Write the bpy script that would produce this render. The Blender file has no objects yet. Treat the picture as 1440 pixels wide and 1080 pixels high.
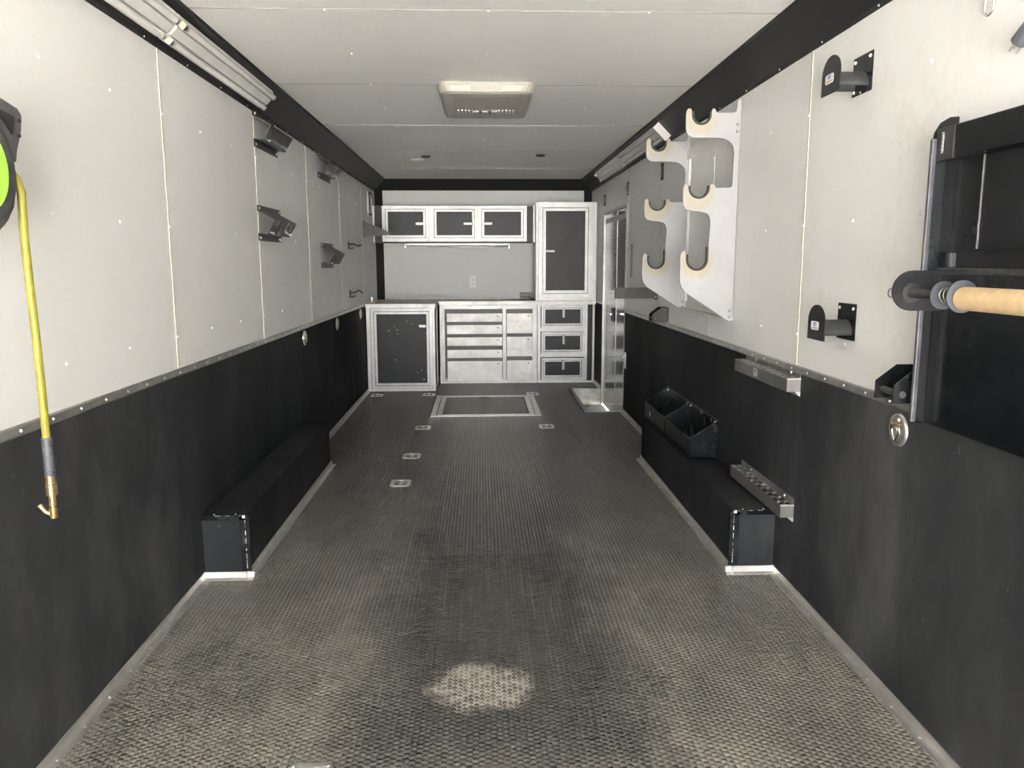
import bpy, math, random
from mathutils import Vector, Matrix
random.seed(7)
PI = math.pi
SC = bpy.context.scene
COL = SC.collection

# ------------------------------------------------------------------ camera, sky, sun, exposure
F_PX, PITCH, YAW, ROLL = 1094.29, 0.1553, 0.0386, -0.0024
fwd = Vector((math.sin(YAW) * math.cos(PITCH), math.cos(YAW) * math.cos(PITCH), -math.sin(PITCH)))
rgt = Vector((math.cos(YAW), -math.sin(YAW), 0))
upv = rgt.cross(fwd)
R_ = rgt * math.cos(ROLL) + upv * math.sin(ROLL)
U_ = -rgt * math.sin(ROLL) + upv * math.cos(ROLL)
cam_d = bpy.data.cameras.new('camera')
cam_d.sensor_width = 36.0
cam_d.lens = F_PX / 1440 * 36
cam_d.clip_start = 0.05
cam = bpy.data.objects.new('camera', cam_d)
COL.objects.link(cam)
M = Matrix((R_, U_, -fwd)).transposed().to_4x4()
M.translation = Vector((-0.0333, 0.0, 1.3199))
cam.matrix_world = M
SC.camera = cam

wd = bpy.data.worlds.new('overcast_sky')
SC.world = wd
wd.use_nodes = True
bg = wd.node_tree.nodes['Background']
bg.inputs[0].default_value = (0.95, 0.97, 1.0, 1)
bg.inputs[1].default_value = 1.8
sun_d = bpy.data.lights.new('sun', 'SUN')
sun_d.energy = 36.0
sun_d.angle = math.radians(4)
sun_d.color = (1.0, 0.97, 0.92)
sun = bpy.data.objects.new('sun', sun_d)
COL.objects.link(sun)
sun.rotation_euler = Vector((0.60, 0.0, -0.80)).to_track_quat('-Z', 'Y').to_euler()

SC.view_settings.view_transform = 'Standard'
SC.view_settings.look = 'None'
SC.view_settings.gamma = 1.0
SC.view_settings.use_curve_mapping = False
SC.view_settings.exposure = 3.24

# ------------------------------------------------------------------ materials
def new_mat(name):
    m = bpy.data.materials.new(name)
    m.use_nodes = True
    nt = m.node_tree
    return m, nt, nt.nodes['Principled BSDF']

def noise(nt, scale, detail=4, rough=0.55, vec=None, stretch=None):
    n = nt.nodes.new('ShaderNodeTexNoise')
    n.inputs['Scale'].default_value = scale
    n.inputs['Detail'].default_value = detail
    n.inputs['Roughness'].default_value = rough
    g = nt.nodes.new('ShaderNodeNewGeometry')
    src = vec or g.outputs['Position']
    if stretch:
        mp = nt.nodes.new('ShaderNodeMapping')
        mp.inputs['Scale'].default_value = stretch
        nt.links.new(src, mp.inputs['Vector'])
        src = mp.outputs['Vector']
    nt.links.new(src, n.inputs['Vector'])
    return n.outputs['Fac']

def ramp(nt, fac, stops):
    r = nt.nodes.new('ShaderNodeValToRGB')
    els = r.color_ramp.elements
    while len(els) < len(stops):
        els.new(0.5)
    for e, (p, c) in zip(els, stops):
        e.position = p
        e.color = (c[0], c[1], c[2], 1) if hasattr(c, '__len__') else (c, c, c, 1)
    nt.links.new(fac, r.inputs['Fac'])
    return r.outputs['Color']

def mixc(nt, fac, a, b, mode='MIX'):
    m = nt.nodes.new('ShaderNodeMix')
    m.data_type = 'RGBA'
    m.blend_type = mode
    for sock, v in ((m.inputs[0], fac), (m.inputs[6], a), (m.inputs[7], b)):
        if hasattr(v, 'links') or hasattr(v, 'is_linked'):
            nt.links.new(v, sock)
        elif hasattr(v, '__len__'):
            sock.default_value = (v[0], v[1], v[2], 1)
        else:
            sock.default_value = v
    return m.outputs[2]

def mathn(nt, op, a, b=0.5, c=None):
    n = nt.nodes.new('ShaderNodeMath')
    n.operation = op
    for i, v in enumerate((a, b, c)):
        if v is None:
            continue
        if hasattr(v, 'is_linked'):
            nt.links.new(v, n.inputs[i])
        else:
            n.inputs[i].default_value = v
    return n.outputs[0]

def bump(nt, bsdf, fac, strength, dist=0.002):
    b = nt.nodes.new('ShaderNodeBump')
    b.inputs['Strength'].default_value = strength
    b.inputs['Distance'].default_value = dist
    nt.links.new(fac, b.inputs['Height'])
    nt.links.new(b.outputs['Normal'], bsdf.inputs['Normal'])

def plain(name, col, rough=0.5, metal=0.0, var=0.0, scale=30, spec=None, rvar=0.0):
    m, nt, b = new_mat(name)
    b.inputs['Roughness'].default_value = rough
    b.inputs['Metallic'].default_value = metal
    if spec is not None:
        b.inputs['Specular IOR Level'].default_value = spec
    if var > 0:
        f = noise(nt, scale)
        lo = tuple(c * (1 - var) for c in col)
        hi = tuple(min(1, c * (1 + var)) for c in col)
        nt.links.new(ramp(nt, f, [(0.3, lo), (0.7, hi)]), b.inputs['Base Color'])
        if rvar:
            r = ramp(nt, f, [(0.3, rough - rvar), (0.7, rough + rvar)])
            nt.links.new(r, b.inputs['Roughness'])
    else:
        b.inputs['Base Color'].default_value = (*col, 1)
    return m

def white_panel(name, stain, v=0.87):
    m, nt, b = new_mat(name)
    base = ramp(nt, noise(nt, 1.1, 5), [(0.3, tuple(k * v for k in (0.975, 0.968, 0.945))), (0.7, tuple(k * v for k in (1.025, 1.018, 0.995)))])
    st = ramp(nt, noise(nt, 1.7, 8, 0.7, stretch=(1, 1.6, 0.6)), [(0.53, 0), (0.80, stain)])
    fine = ramp(nt, noise(nt, 22, 6, 0.75), [(0.42, 0), (0.62, 1)])
    c = mixc(nt, mathn(nt, 'MULTIPLY', st, fine), base, (0.42, 0.36, 0.24))
    nt.links.new(c, b.inputs['Base Color'])
    b.inputs['Roughness'].default_value = 0.42
    b.inputs['Specular IOR Level'].default_value = 0.35
    return m

M_WALL = white_panel('white_wall_sheet', 0.10)
M_WALLR = white_panel('soiled_white_wall_sheet', 0.42)
M_CEIL = white_panel('white_ceiling_sheet', 0.05, 0.93)
M_WALLB = white_panel('shaded_back_wall_sheet', 0.10, 0.68)  # same white sheet, colour darkened for the shade under the overhead cabinet
M_SEAM = plain('cream_seam', (0.72, 0.67, 0.53), 0.5, var=0.1)
M_RIVET = plain('white_rivet', (0.9, 0.9, 0.88), 0.3)

def black_sheet():
    # matte black sheet; cloudy grey mottling, paler towards the open rear end
    m, nt, b = new_mat('black_wainscot_sheet')
    geo = nt.nodes.new('ShaderNodeNewGeometry')
    sx = nt.nodes.new('ShaderNodeSeparateXYZ')
    nt.links.new(geo.outputs['Position'], sx.inputs[0])
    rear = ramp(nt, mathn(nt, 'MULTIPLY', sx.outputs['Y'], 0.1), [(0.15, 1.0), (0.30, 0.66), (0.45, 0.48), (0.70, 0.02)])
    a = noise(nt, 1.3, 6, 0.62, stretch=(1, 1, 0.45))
    pale_mottling = mathn(nt, 'MULTIPLY', ramp(nt, a, [(0.34, 0.35), (0.55, 0.7), (0.74, 1.5)]), rear)
    c = ramp(nt, pale_mottling, [(0.0, (0.0045, 0.0050, 0.0058)), (0.5, (0.042, 0.043, 0.046)), (1.0, (0.095, 0.096, 0.099))])
    sp = ramp(nt, noise(nt, 60, 2, 0.5, stretch=(1, 1, 0.35)), [(0.735, 0), (0.76, 1)])
    c2 = mixc(nt, mathn(nt, 'MULTIPLY', sp, 0.35), c, (0.30, 0.30, 0.29))
    nt.links.new(c2, b.inputs['Base Color'])
    r = ramp(nt, noise(nt, 2.2, 5, 0.6, stretch=(1, 1, 0.5)), [(0.3, 0.45), (0.7, 0.62)])
    nt.links.new(r, b.inputs['Roughness'])
    b.inputs['Specular IOR Level'].default_value = 0.04
    return m

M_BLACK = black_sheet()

def alu(name, lo, hi, rough, metal=0.9):
    m, nt, b = new_mat(name)
    f = noise(nt, 9, 6, 0.65)
    nt.links.new(ramp(nt, f, [(0.3, lo), (0.7, hi)]), b.inputs['Base Color'])
    nt.links.new(ramp(nt, noise(nt, 35, 4), [(0.3, rough - 0.08), (0.7, rough + 0.1)]), b.inputs['Roughness'])
    b.inputs['Metallic'].default_value = metal
    return m

M_ALU = alu('brushed_aluminium', (0.46, 0.455, 0.45), (0.58, 0.575, 0.57), 0.46, 0.7)
M_ALUB = alu('bright_mill_aluminium', (0.55, 0.54, 0.51), (0.73, 0.715, 0.685), 0.50, 0.7)
M_ALUD = alu('dull_strip_aluminium', (0.30, 0.29, 0.275), (0.40, 0.39, 0.37), 0.45)
M_DOOR = alu('polished_door_skin', (0.27, 0.27, 0.265), (0.32, 0.32, 0.315), 0.14, 1.0)
M_GSTEEL = plain('grey_painted_steel', (0.23, 0.22, 0.20), 0.5)
M_ALUF = alu('bright_floor_aluminium', (0.62, 0.60, 0.57), (0.82, 0.80, 0.77), 0.36, 0.85)
M_CAP = alu('satin_cap_aluminium', (0.44, 0.43, 0.40), (0.56, 0.545, 0.51), 0.40)
M_CHROME = plain('chrome', (0.85, 0.85, 0.84), 0.16, 1.0)
M_ZINC = plain('zinc_plated_steel', (0.72, 0.72, 0.68), 0.33, 0.9, 0.15, 50)
M_BMET = plain('black_powder_coat', (0.013, 0.013, 0.015), 0.36, 0.0, 0.3, 25)
M_BGLOSS = plain('gloss_black_paint', (0.011, 0.012, 0.014), 0.22, 0.0, 0.4, 8, rvar=0.08)
M_GMET = plain('charcoal_painted_steel', (0.045, 0.046, 0.045), 0.45, 0.0, 0.25, 25)
M_COVE = plain('black_corner_trim_paint', (0.016, 0.016, 0.017), 0.5, 0.0, 0.2, 6)
M_BPAN = plain('black_cabinet_panel', (0.016, 0.016, 0.018), 0.42, 0.0, 0.3, 5, spec=0.34)
M_TOP = alu('worn_worktop_metal', (0.36, 0.33, 0.30), (0.48, 0.45, 0.42), 0.42, 0.6)
M_WPAINT = plain('white_painted_plywood', (0.86, 0.86, 0.86), 0.4, 0.0, 0.03, 6)
M_WLAMP = plain('white_enamel', (0.80, 0.79, 0.76), 0.4, 0.0, 0.05, 12)
M_TUBE = plain('unlit_tube_glass', (0.86, 0.85, 0.82), 0.2)
M_CREAM = plain('cream_plastic', (0.80, 0.78, 0.60), 0.4)
M_BEIGE = plain('beige_plastic', (0.42, 0.40, 0.345), 0.42, 0.0, 0.05, 8)
M_OFFW = plain('white_plastic', (0.84, 0.83, 0.80), 0.35)
M_DARKP = plain('dark_plastic', (0.02, 0.02, 0.02), 0.5)
M_GREYP = plain('grey_plastic', (0.095, 0.097, 0.10), 0.5, 0.0, 0.25, 30)
M_LIME = plain('lime_green_plastic', (0.50, 0.88, 0.11), 0.35)
M_HOSE = plain('yellow_rubber_hose', (0.31, 0.275, 0.035), 0.45, 0.0, 0.2, 25)
M_BRASS = plain('brass', (0.78, 0.55, 0.25), 0.28, 0.9, 0.15, 60)
M_KRAFT = plain('kraft_paper', (0.72, 0.52, 0.29), 0.75, 0.0, 0.1, 40)
M_RUBT = plain('brown_black_rubber_liner', (0.030, 0.022, 0.020), 0.55)
M_GREEN = plain('grey_green_plastic', (0.34, 0.34, 0.27), 0.5)
M_BLUE = plain('blue_ink', (0.06, 0.16, 0.50), 0.5)
M_RED = plain('red_ink', (0.55, 0.10, 0.08), 0.5)
M_MAROON = plain('maroon_ink', (0.12, 0.05, 0.045), 0.5)
M_GREYINK = plain('grey_ink', (0.30, 0.29, 0.27), 0.5)
M_GND = plain('pale_gravel', (0.50, 0.49, 0.47), 0.9, 0.0, 0.2, 3)
M_DGREY = plain('dark_grey_washer', (0.095, 0.10, 0.115), 0.45)
M_EDGE = plain('scuffed_grey_edge', (0.085, 0.085, 0.10), 0.45, 0.1, 0.4, 18)
M_GLINT = plain('chipped_white_paint', (0.85, 0.84, 0.82), 0.4)

def scuffed():
    m, nt, b = new_mat('scuffed_black_paint')
    f = ramp(nt, noise(nt, 14, 4, 0.6), [(0.52, 0), (0.60, 1)])
    g = ramp(nt, noise(nt, 90, 3, 0.6), [(0.40, 0), (0.55, 1)])
    c = mixc(nt, mathn(nt, 'MULTIPLY', f, g), (0.022, 0.022, 0.022), (0.42, 0.41, 0.39))
    nt.links.new(c, b.inputs['Base Color'])
    b.inputs['Roughness'].default_value = 0.42
    return m

M_SCUFF = scuffed()

def hook_paint():
    # white board yellowed by glue around the hook mouths (object-space rings, fixed to the board)
    m, nt, b = new_mat('yellowed_white_board')
    tc = nt.nodes.new('ShaderNodeTexCoord')
    total = None
    for cx, cz in ((-0.190, 2.00), (-0.193, 1.65), (-0.193, 1.315)):
        d = nt.nodes.new('ShaderNodeVectorMath')
        d.operation = 'SUBTRACT'
        nt.links.new(tc.outputs['Object'], d.inputs[0])
        d.inputs[1].default_value = (cx, 0, cz - 1.0)
        mul = nt.nodes.new('ShaderNodeVectorMath')
        mul.operation = 'MULTIPLY'
        nt.links.new(d.outputs[0], mul.inputs[0])
        mul.inputs[1].default_value = (1, 0, 1)
        ln = nt.nodes.new('ShaderNodeVectorMath')
        ln.operation = 'LENGTH'
        nt.links.new(mul.outputs[0], ln.inputs[0])
        v = ramp(nt, ln.outputs['Value'], [(0.066, 1), (0.095, 0)])
        total = v if total is None else mathn(nt, 'MAXIMUM', total, v)
    f = mathn(nt, 'MULTIPLY', total, ramp(nt, noise(nt, 9, 4), [(0.3, 0.3), (0.6, 0.85)]))
    base = ramp(nt, noise(nt, 6, 5), [(0.3, (0.40, 0.40, 0.405)), (0.7, (0.45, 0.45, 0.45))])
    nt.links.new(mixc(nt, f, base, (0.43, 0.375, 0.25)), b.inputs['Base Color'])
    b.inputs['Roughness'].default_value = 0.4
    return m

M_HOOKW = hook_paint()

def floor_mat(name, groove):
    m, nt, b = new_mat(name)
    geo = nt.nodes.new('ShaderNodeNewGeometry')
    sx = nt.nodes.new('ShaderNodeSeparateXYZ')
    nt.links.new(geo.outputs['Position'], sx.inputs[0])
    X, Y = sx.outputs['X'], sx.outputs['Y']
    # worn dark wheel-width band down the middle, dustier towards both sides
    dx = mathn(nt, 'ABSOLUTE', mathn(nt, 'SUBTRACT', X, 0.02), 0)
    wob = mathn(nt, 'MULTIPLY_ADD', noise(nt, 1.6, 4, 0.6), 0.5, -0.25)
    side = mathn(nt, 'SMOOTH_MIN', 1.0, mathn(nt, 'MAXIMUM', mathn(nt, 'MULTIPLY_ADD', mathn(nt, 'ADD', dx, wob), 4.0, -1.1), 0.0), 0.1)
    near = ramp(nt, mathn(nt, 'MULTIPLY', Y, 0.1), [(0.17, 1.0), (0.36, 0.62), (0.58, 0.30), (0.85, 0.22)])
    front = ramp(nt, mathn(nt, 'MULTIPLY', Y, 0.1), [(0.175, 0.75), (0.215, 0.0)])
    dust_sheen = mathn(nt, 'MULTIPLY', mathn(nt, 'MAXIMUM', mathn(nt, 'MULTIPLY_ADD', side, 0.8, 0.16), front), near)
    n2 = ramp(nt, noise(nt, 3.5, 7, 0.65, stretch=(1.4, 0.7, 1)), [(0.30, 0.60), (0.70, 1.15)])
    dust_sheen = mathn(nt, 'MULTIPLY', dust_sheen, n2)
    # painted reflection of the bright drawers down the middle of the front half
    drawer_sheen = ramp(nt, mathn(nt, 'ADD', mathn(nt, 'ABSOLUTE', mathn(nt, 'SUBTRACT', X, 0.06), 0), mathn(nt, 'MULTIPLY', wob, 0.8)), [(0.22, 1), (0.62, 0)])
    drawer_sheen = mathn(nt, 'MULTIPLY', drawer_sheen, ramp(nt, mathn(nt, 'MULTIPLY', Y, 0.1), [(0.36, 0), (0.50, 0.62)]))
    dust_sheen = mathn(nt, 'MAXIMUM', dust_sheen, drawer_sheen)
    # the pale spill patch
    px = mathn(nt, 'MULTIPLY', mathn(nt, 'ADD', X, 0.045), 5.6)
    py = mathn(nt, 'MULTIPLY', mathn(nt, 'SUBTRACT', Y, 2.305), 6.6)
    rr = mathn(nt, 'ADD', mathn(nt, 'MULTIPLY', px, px), mathn(nt, 'MULTIPLY', py, py))
    rr = mathn(nt, 'ADD', rr, mathn(nt, 'MULTIPLY_ADD', noise(nt, 16, 6, 0.7), 1.6, -0.8))
    patch = ramp(nt, rr, [(0.55, 1), (1.15, 0)])
    if groove:
        streak = ramp(nt, noise(nt, 1.0, 3, 0.6, stretch=(46, 2.2, 1)), [(0.48, 0), (0.66, 0.42)])
        dust_sheen = mathn(nt, 'ADD', dust_sheen, streak)
        c = ramp(nt, dust_sheen, [(0.0, (0.036, 0.034, 0.030)), (0.45, (0.16, 0.145, 0.115)), (1.0, (0.29, 0.26, 0.205))])
        c = mixc(nt, patch, c, (0.60, 0.54, 0.46))
        rough = 0.75
    else:
        c = ramp(nt, dust_sheen, [(0.0, (0.045, 0.044, 0.042)), (0.5, (0.115, 0.109, 0.097)), (1.0, (0.21, 0.197, 0.172))])
        c = mixc(nt, mathn(nt, 'MULTIPLY', patch, ramp(nt, noise(nt, 45, 3), [(0.4, 0.1), (0.6, 0.75)])), c, (0.42, 0.37, 0.33))
        rough = 0.19
    nt.links.new(c, b.inputs['Base Color'])
    b.inputs['Roughness'].default_value = rough
    b.inputs['Specular IOR Level'].default_value = 0.3 if groove else 0.75
    return m

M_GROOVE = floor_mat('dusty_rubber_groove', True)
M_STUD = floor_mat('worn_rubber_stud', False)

def tread_plate():
    m, nt, b = new_mat('dirty_tread_plate')
    f = noise(nt, 7, 6, 0.7)
    nt.links.new(ramp(nt, f, [(0.35, (0.30, 0.28, 0.24)), (0.65, (0.62, 0.60, 0.56))]), b.inputs['Base Color'])
    b.inputs['Metallic'].default_value = 0.6
    b.inputs['Roughness'].default_value = 0.45
    return m

M_TREAD = tread_plate()

# ------------------------------------------------------------------ mesh building
class MB:
    def __init__(s):
        s.v, s.f, s.s = [], [], []

    def add(s, vs, fs, smooth=False):
        o = len(s.v)
        s.v += [tuple(p) for p in vs]
        s.f += [tuple(i + o for i in f) for f in fs]
        s.s += [smooth] * len(fs)
        return s

    def box(s, x0, x1, y0, y1, z0, z1):
        x0, x1 = min(x0, x1), max(x0, x1)
        y0, y1 = min(y0, y1), max(y0, y1)
        z0, z1 = min(z0, z1), max(z0, z1)
        return s.add([(x0, y0, z0), (x1, y0, z0), (x1, y1, z0), (x0, y1, z0), (x0, y0, z1), (x1, y0, z1), (x1, y1, z1), (x0, y1, z1)],
                     [(3, 2, 1, 0), (4, 5, 6, 7), (0, 1, 5, 4), (1, 2, 6, 5), (2, 3, 7, 6), (3, 0, 4, 7)])

    def prism(s, pts, axis, a0, a1):
        """polygon extruded along an axis: pts are (x,z) for 'y', (y,z) for 'x', (x,y) for 'z'"""
        n = len(pts)
        def P(p, a):
            return {'y': (p[0], a, p[1]), 'x': (a, p[0], p[1]), 'z': (p[0], p[1], a)}[axis]
        vs = [P(p, a0) for p in pts] + [P(p, a1) for p in pts]
        area = sum(pts[i][0] * pts[(i + 1) % n][1] - pts[(i + 1) % n][0] * pts[i][1] for i in range(n))
        flip = (area > 0) == (axis == 'y')
        flip = flip != (a1 < a0)
        fs = [tuple(range(n)), tuple(range(2 * n - 1, n - 1, -1))] + [(i, i + n, (i + 1) % n + n, (i + 1) % n) for i in range(n)]
        if not flip:
            fs = [tuple(reversed(f)) for f in fs]
        return s.add(vs, fs)

    def cyl(s, p0, p1, r, n=12, r1=None, caps=True):
        p0, p1 = Vector(p0), Vector(p1)
        r1 = r if r1 is None else r1
        d = (p1 - p0).normalized()
        a = d.orthogonal().normalized()
        b = d.cross(a)
        vs = []
        for p, q in ((p0, r), (p1, r1)):
            for i in range(n):
                t = 2 * PI * i / n
                vs.append(p + a * (q * math.cos(t)) + b * (q * math.sin(t)))
        s.add(vs, [(i, (i + 1) % n, (i + 1) % n + n, i + n) for i in range(n)], True)
        if caps:
            s.add(vs[:n], [tuple(reversed(range(n)))])
            s.add(vs[n:], [tuple(range(n))])
        return s

    def tube(s, pts, r, n=8, closed=False):
        pts = [Vector(p) for p in pts]
        m = len(pts)
        vs, prev = [], None
        for i, p in enumerate(pts):
            if closed:
                d = pts[(i + 1) % m] - pts[i - 1]
            else:
                d = pts[min(i + 1, m - 1)] - pts[max(i - 1, 0)]
            d.normalize()
            a = d.orthogonal() if prev is None else prev - d * prev.dot(d)
            a.normalize()
            prev = a
            b = d.cross(a)
            for k in range(n):
                t = 2 * PI * k / n
                vs.append(p + a * (r * math.cos(t)) + b * (r * math.sin(t)))
        fs = []
        for i in range(m if closed else m - 1):
            j = (i + 1) % m
            for k in range(n):
                fs.append((i * n + k, i * n + (k + 1) % n, j * n + (k + 1) % n, j * n + k))
        s.add(vs, fs, True)
        if not closed:
            s.add(vs[:n], [tuple(reversed(range(n)))])
            s.add(vs[-n:], [tuple(range(n))])
        return s

    def frame(s, x0, x1, z0, z1, w, y0, y1):
        """four mitred bars around a rectangle in the xz plane"""
        o = [(x0, z0), (x1, z0), (x1, z1), (x0, z1)]
        i = [(x0 + w, z0 + w), (x1 - w, z0 + w), (x1 - w, z1 - w), (x0 + w, z1 - w)]
        for k in range(4):
            j = (k + 1) % 4
            s.prism([o[k], o[j], i[j], i[k]], 'y', y0, y1)
        return s

    def xf(s, mat):
        s.v = [tuple(mat @ Vector(p)) for p in s.v]
        return s

    def build(s, name, mat, parent=None, bevel=0.0, kind=None, label=None, seg=1):
        off = Vector((0, 0, 0))
        p = parent
        while p is not None:
            off += p.location
            p = p.parent
        me = bpy.data.meshes.new(name)
        me.from_pydata([(a - off.x, b - off.y, c - off.z) for a, b, c in s.v], [], s.f)
        me.polygons.foreach_set('use_smooth', s.s)
        me.update()
        me.materials.append(mat)
        o = bpy.data.objects.new(name, me)
        COL.objects.link(o)
        if parent is not None:
            o.parent = parent
        if bevel > 0:
            md = o.modifiers.new('bevel', 'BEVEL')
            md.width = bevel
            md.segments = seg
            md.limit_method = 'ANGLE'
            md.angle_limit = math.radians(40)
        if kind:
            o['kind'] = kind
        if label:
            o['label'] = label
        return o


def tag(o, label, cat, group=None):
    o['label'] = label
    o['category'] = cat
    if group:
        o['group'] = group
    return o


def thing(name, label, cat, loc, group=None):
    o = bpy.data.objects.new(name, None)
    o.empty_display_size = 0.05
    COL.objects.link(o)
    o.location = loc
    return tag(o, label, cat, group)


def dup(o, dloc=None, label=None, parent=None):
    """a copy of a thing with copies of its parts and sub-parts"""
    c = o.copy()
    COL.objects.link(c)
    if dloc is not None:
        c.location = Vector(o.location) + Vector(dloc)
    if label:
        c['label'] = label
    if parent is not None:
        c.parent = parent
    for ch in list(o.children):
        dup(ch, parent=c)
    return c


def screws(parent, pts, axis, r=0.005, h=0.003, mat=None, name='screw'):
    first = None
    for p in pts:
        d = Vector(axis)
        if first is None:
            mb = MB().cyl(p, Vector(p) + d * h, r, 8, r * 0.7)
            first = (mb.build(name, mat or M_ZINC, parent), Vector(p))
        else:
            c = first[0].copy()
            COL.objects.link(c)
            c.location = Vector(p) - first[1]
            c.parent = parent


def rivets(name, parent, pts, axis, r=0.006, h=0.0045, mat=None):
    mb = MB()
    for p in pts:
        mb.cyl(p, Vector(p) + Vector(axis) * h, r, 7, r * 0.45)
    return mb.build(name, mat or M_RIVET, parent, kind='stuff')


def text_mesh(body, size):
    cu = bpy.data.curves.new('lettering', 'FONT')
    cu.body = body
    cu.size = size
    cu.align_x = 'CENTER'
    cu.align_y = 'CENTER'
    cu.extrude = 0.0002
    cu.offset = size * 0.02
    o = bpy.data.objects.new('lettering', cu)
    COL.objects.link(o)
    dg = bpy.context.evaluated_depsgraph_get()
    dg.update()
    me = bpy.data.meshes.new_from_object(o.evaluated_get(dg))
    bpy.data.objects.remove(o)
    bpy.data.curves.remove(cu)
    return me


TXT = text_mesh('PIT', 0.0185)

def sticker(parent, center, right, normal, w, h):
    """rounded white decal with blue letters over a red rule"""
    right, normal = Vector(right), Vector(normal)
    up = normal.cross(right)
    m = Matrix((right, up, normal)).transposed().to_4x4()
    m.translation = Vector(center)
    pts = []
    rad = h * 0.28
    for sx, sy, a0 in ((1, 1, 0), (-1, 1, 90), (-1, -1, 180), (1, -1, 270)):
        for k in range(4):
            t = math.radians(a0 + k * 30)
            pts.append((sx * (w / 2 - rad) + rad * math.cos(t), sy * (h / 2 - rad) + rad * math.sin(t)))
    st = MB().prism(pts, 'z', 0, 0.0006).xf(m).build('sticker', M_OFFW, parent)
    off = Vector((0, 0, 0))
    p = parent
    while p is not None:
        off += p.location
        p = p.parent
    me = TXT.copy()
    me.materials.clear()
    me.materials.append(M_BLUE)
    t = bpy.data.objects.new('lettering', me)
    COL.objects.link(t)
    t.parent = st
    mm = m.copy()
    mm.translation = Vector(center) + normal * 0.0009 + up * (h * 0.14) - off
    sc = min(w * 0.82 / 0.031, h * 0.42 / 0.013)
    t.matrix_local = mm @ Matrix.Scale(sc, 4)
    MB().box(-w * 0.36, w * 0.36, -h * 0.27, -h * 0.20, 0.0006, 0.0009).xf(m).build('rule', M_RED, st)
    return st

# ------------------------------------------------------------------ the trailer shell
W2 = 1.22            # half inside width
ZC = 2.2365          # ceiling
CV = 0.117           # corner trim leg
YB = 9.03            # front bulkhead
Y0 = -3.40            # open rear end; shell lengthened unseen behind the camera to even the daylight
ZCAP = 0.912         # top of the wainscot cap
SL = 0.0152          # the rear of the floor falls away a little
YBRK = 3.40
DOOR = (6.76, 8.04, -0.17, 1.815)    # y0, y1, z0, z1 of the side door opening
WELL = (0.905, 1.22, 6.79, 8.045)    # step well cut into the floor

def zf(y):
    return -SL * (YBRK - y) if y < YBRK else 0.0

def structure(mb, name, mat, bevel=0):
    return mb.build(name, mat, None, bevel, kind='structure')

ground = structure(MB().box(-40, 40, -40, 40, -0.75, -0.70), 'ground', M_GND)

# floor: base sheet in pieces so that the step well is a real hole
mb = MB()
def slab(x0, x1, ya, yb):
    za, zb = zf(ya), zf(yb)
    mb.add([(x0, ya, za - 0.05), (x1, ya, za - 0.05), (x1, yb, zb - 0.05), (x0, yb, zb - 0.05), (x0, ya, za), (x1, ya, za), (x1, yb, zb), (x0, yb, zb)],
           [(3, 2, 1, 0), (4, 5, 6, 7), (0, 1, 5, 4), (1, 2, 6, 5), (2, 3, 7, 6), (3, 0, 4, 7)])
slab(-W2, W2, Y0, YBRK)
slab(-W2, W2, YBRK, WELL[2])
slab(-W2, WELL[0], WELL[2], WELL[3])
slab(-W2, W2, WELL[3], YB)
floor = structure(mb, 'floor', M_GROOVE)

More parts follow.
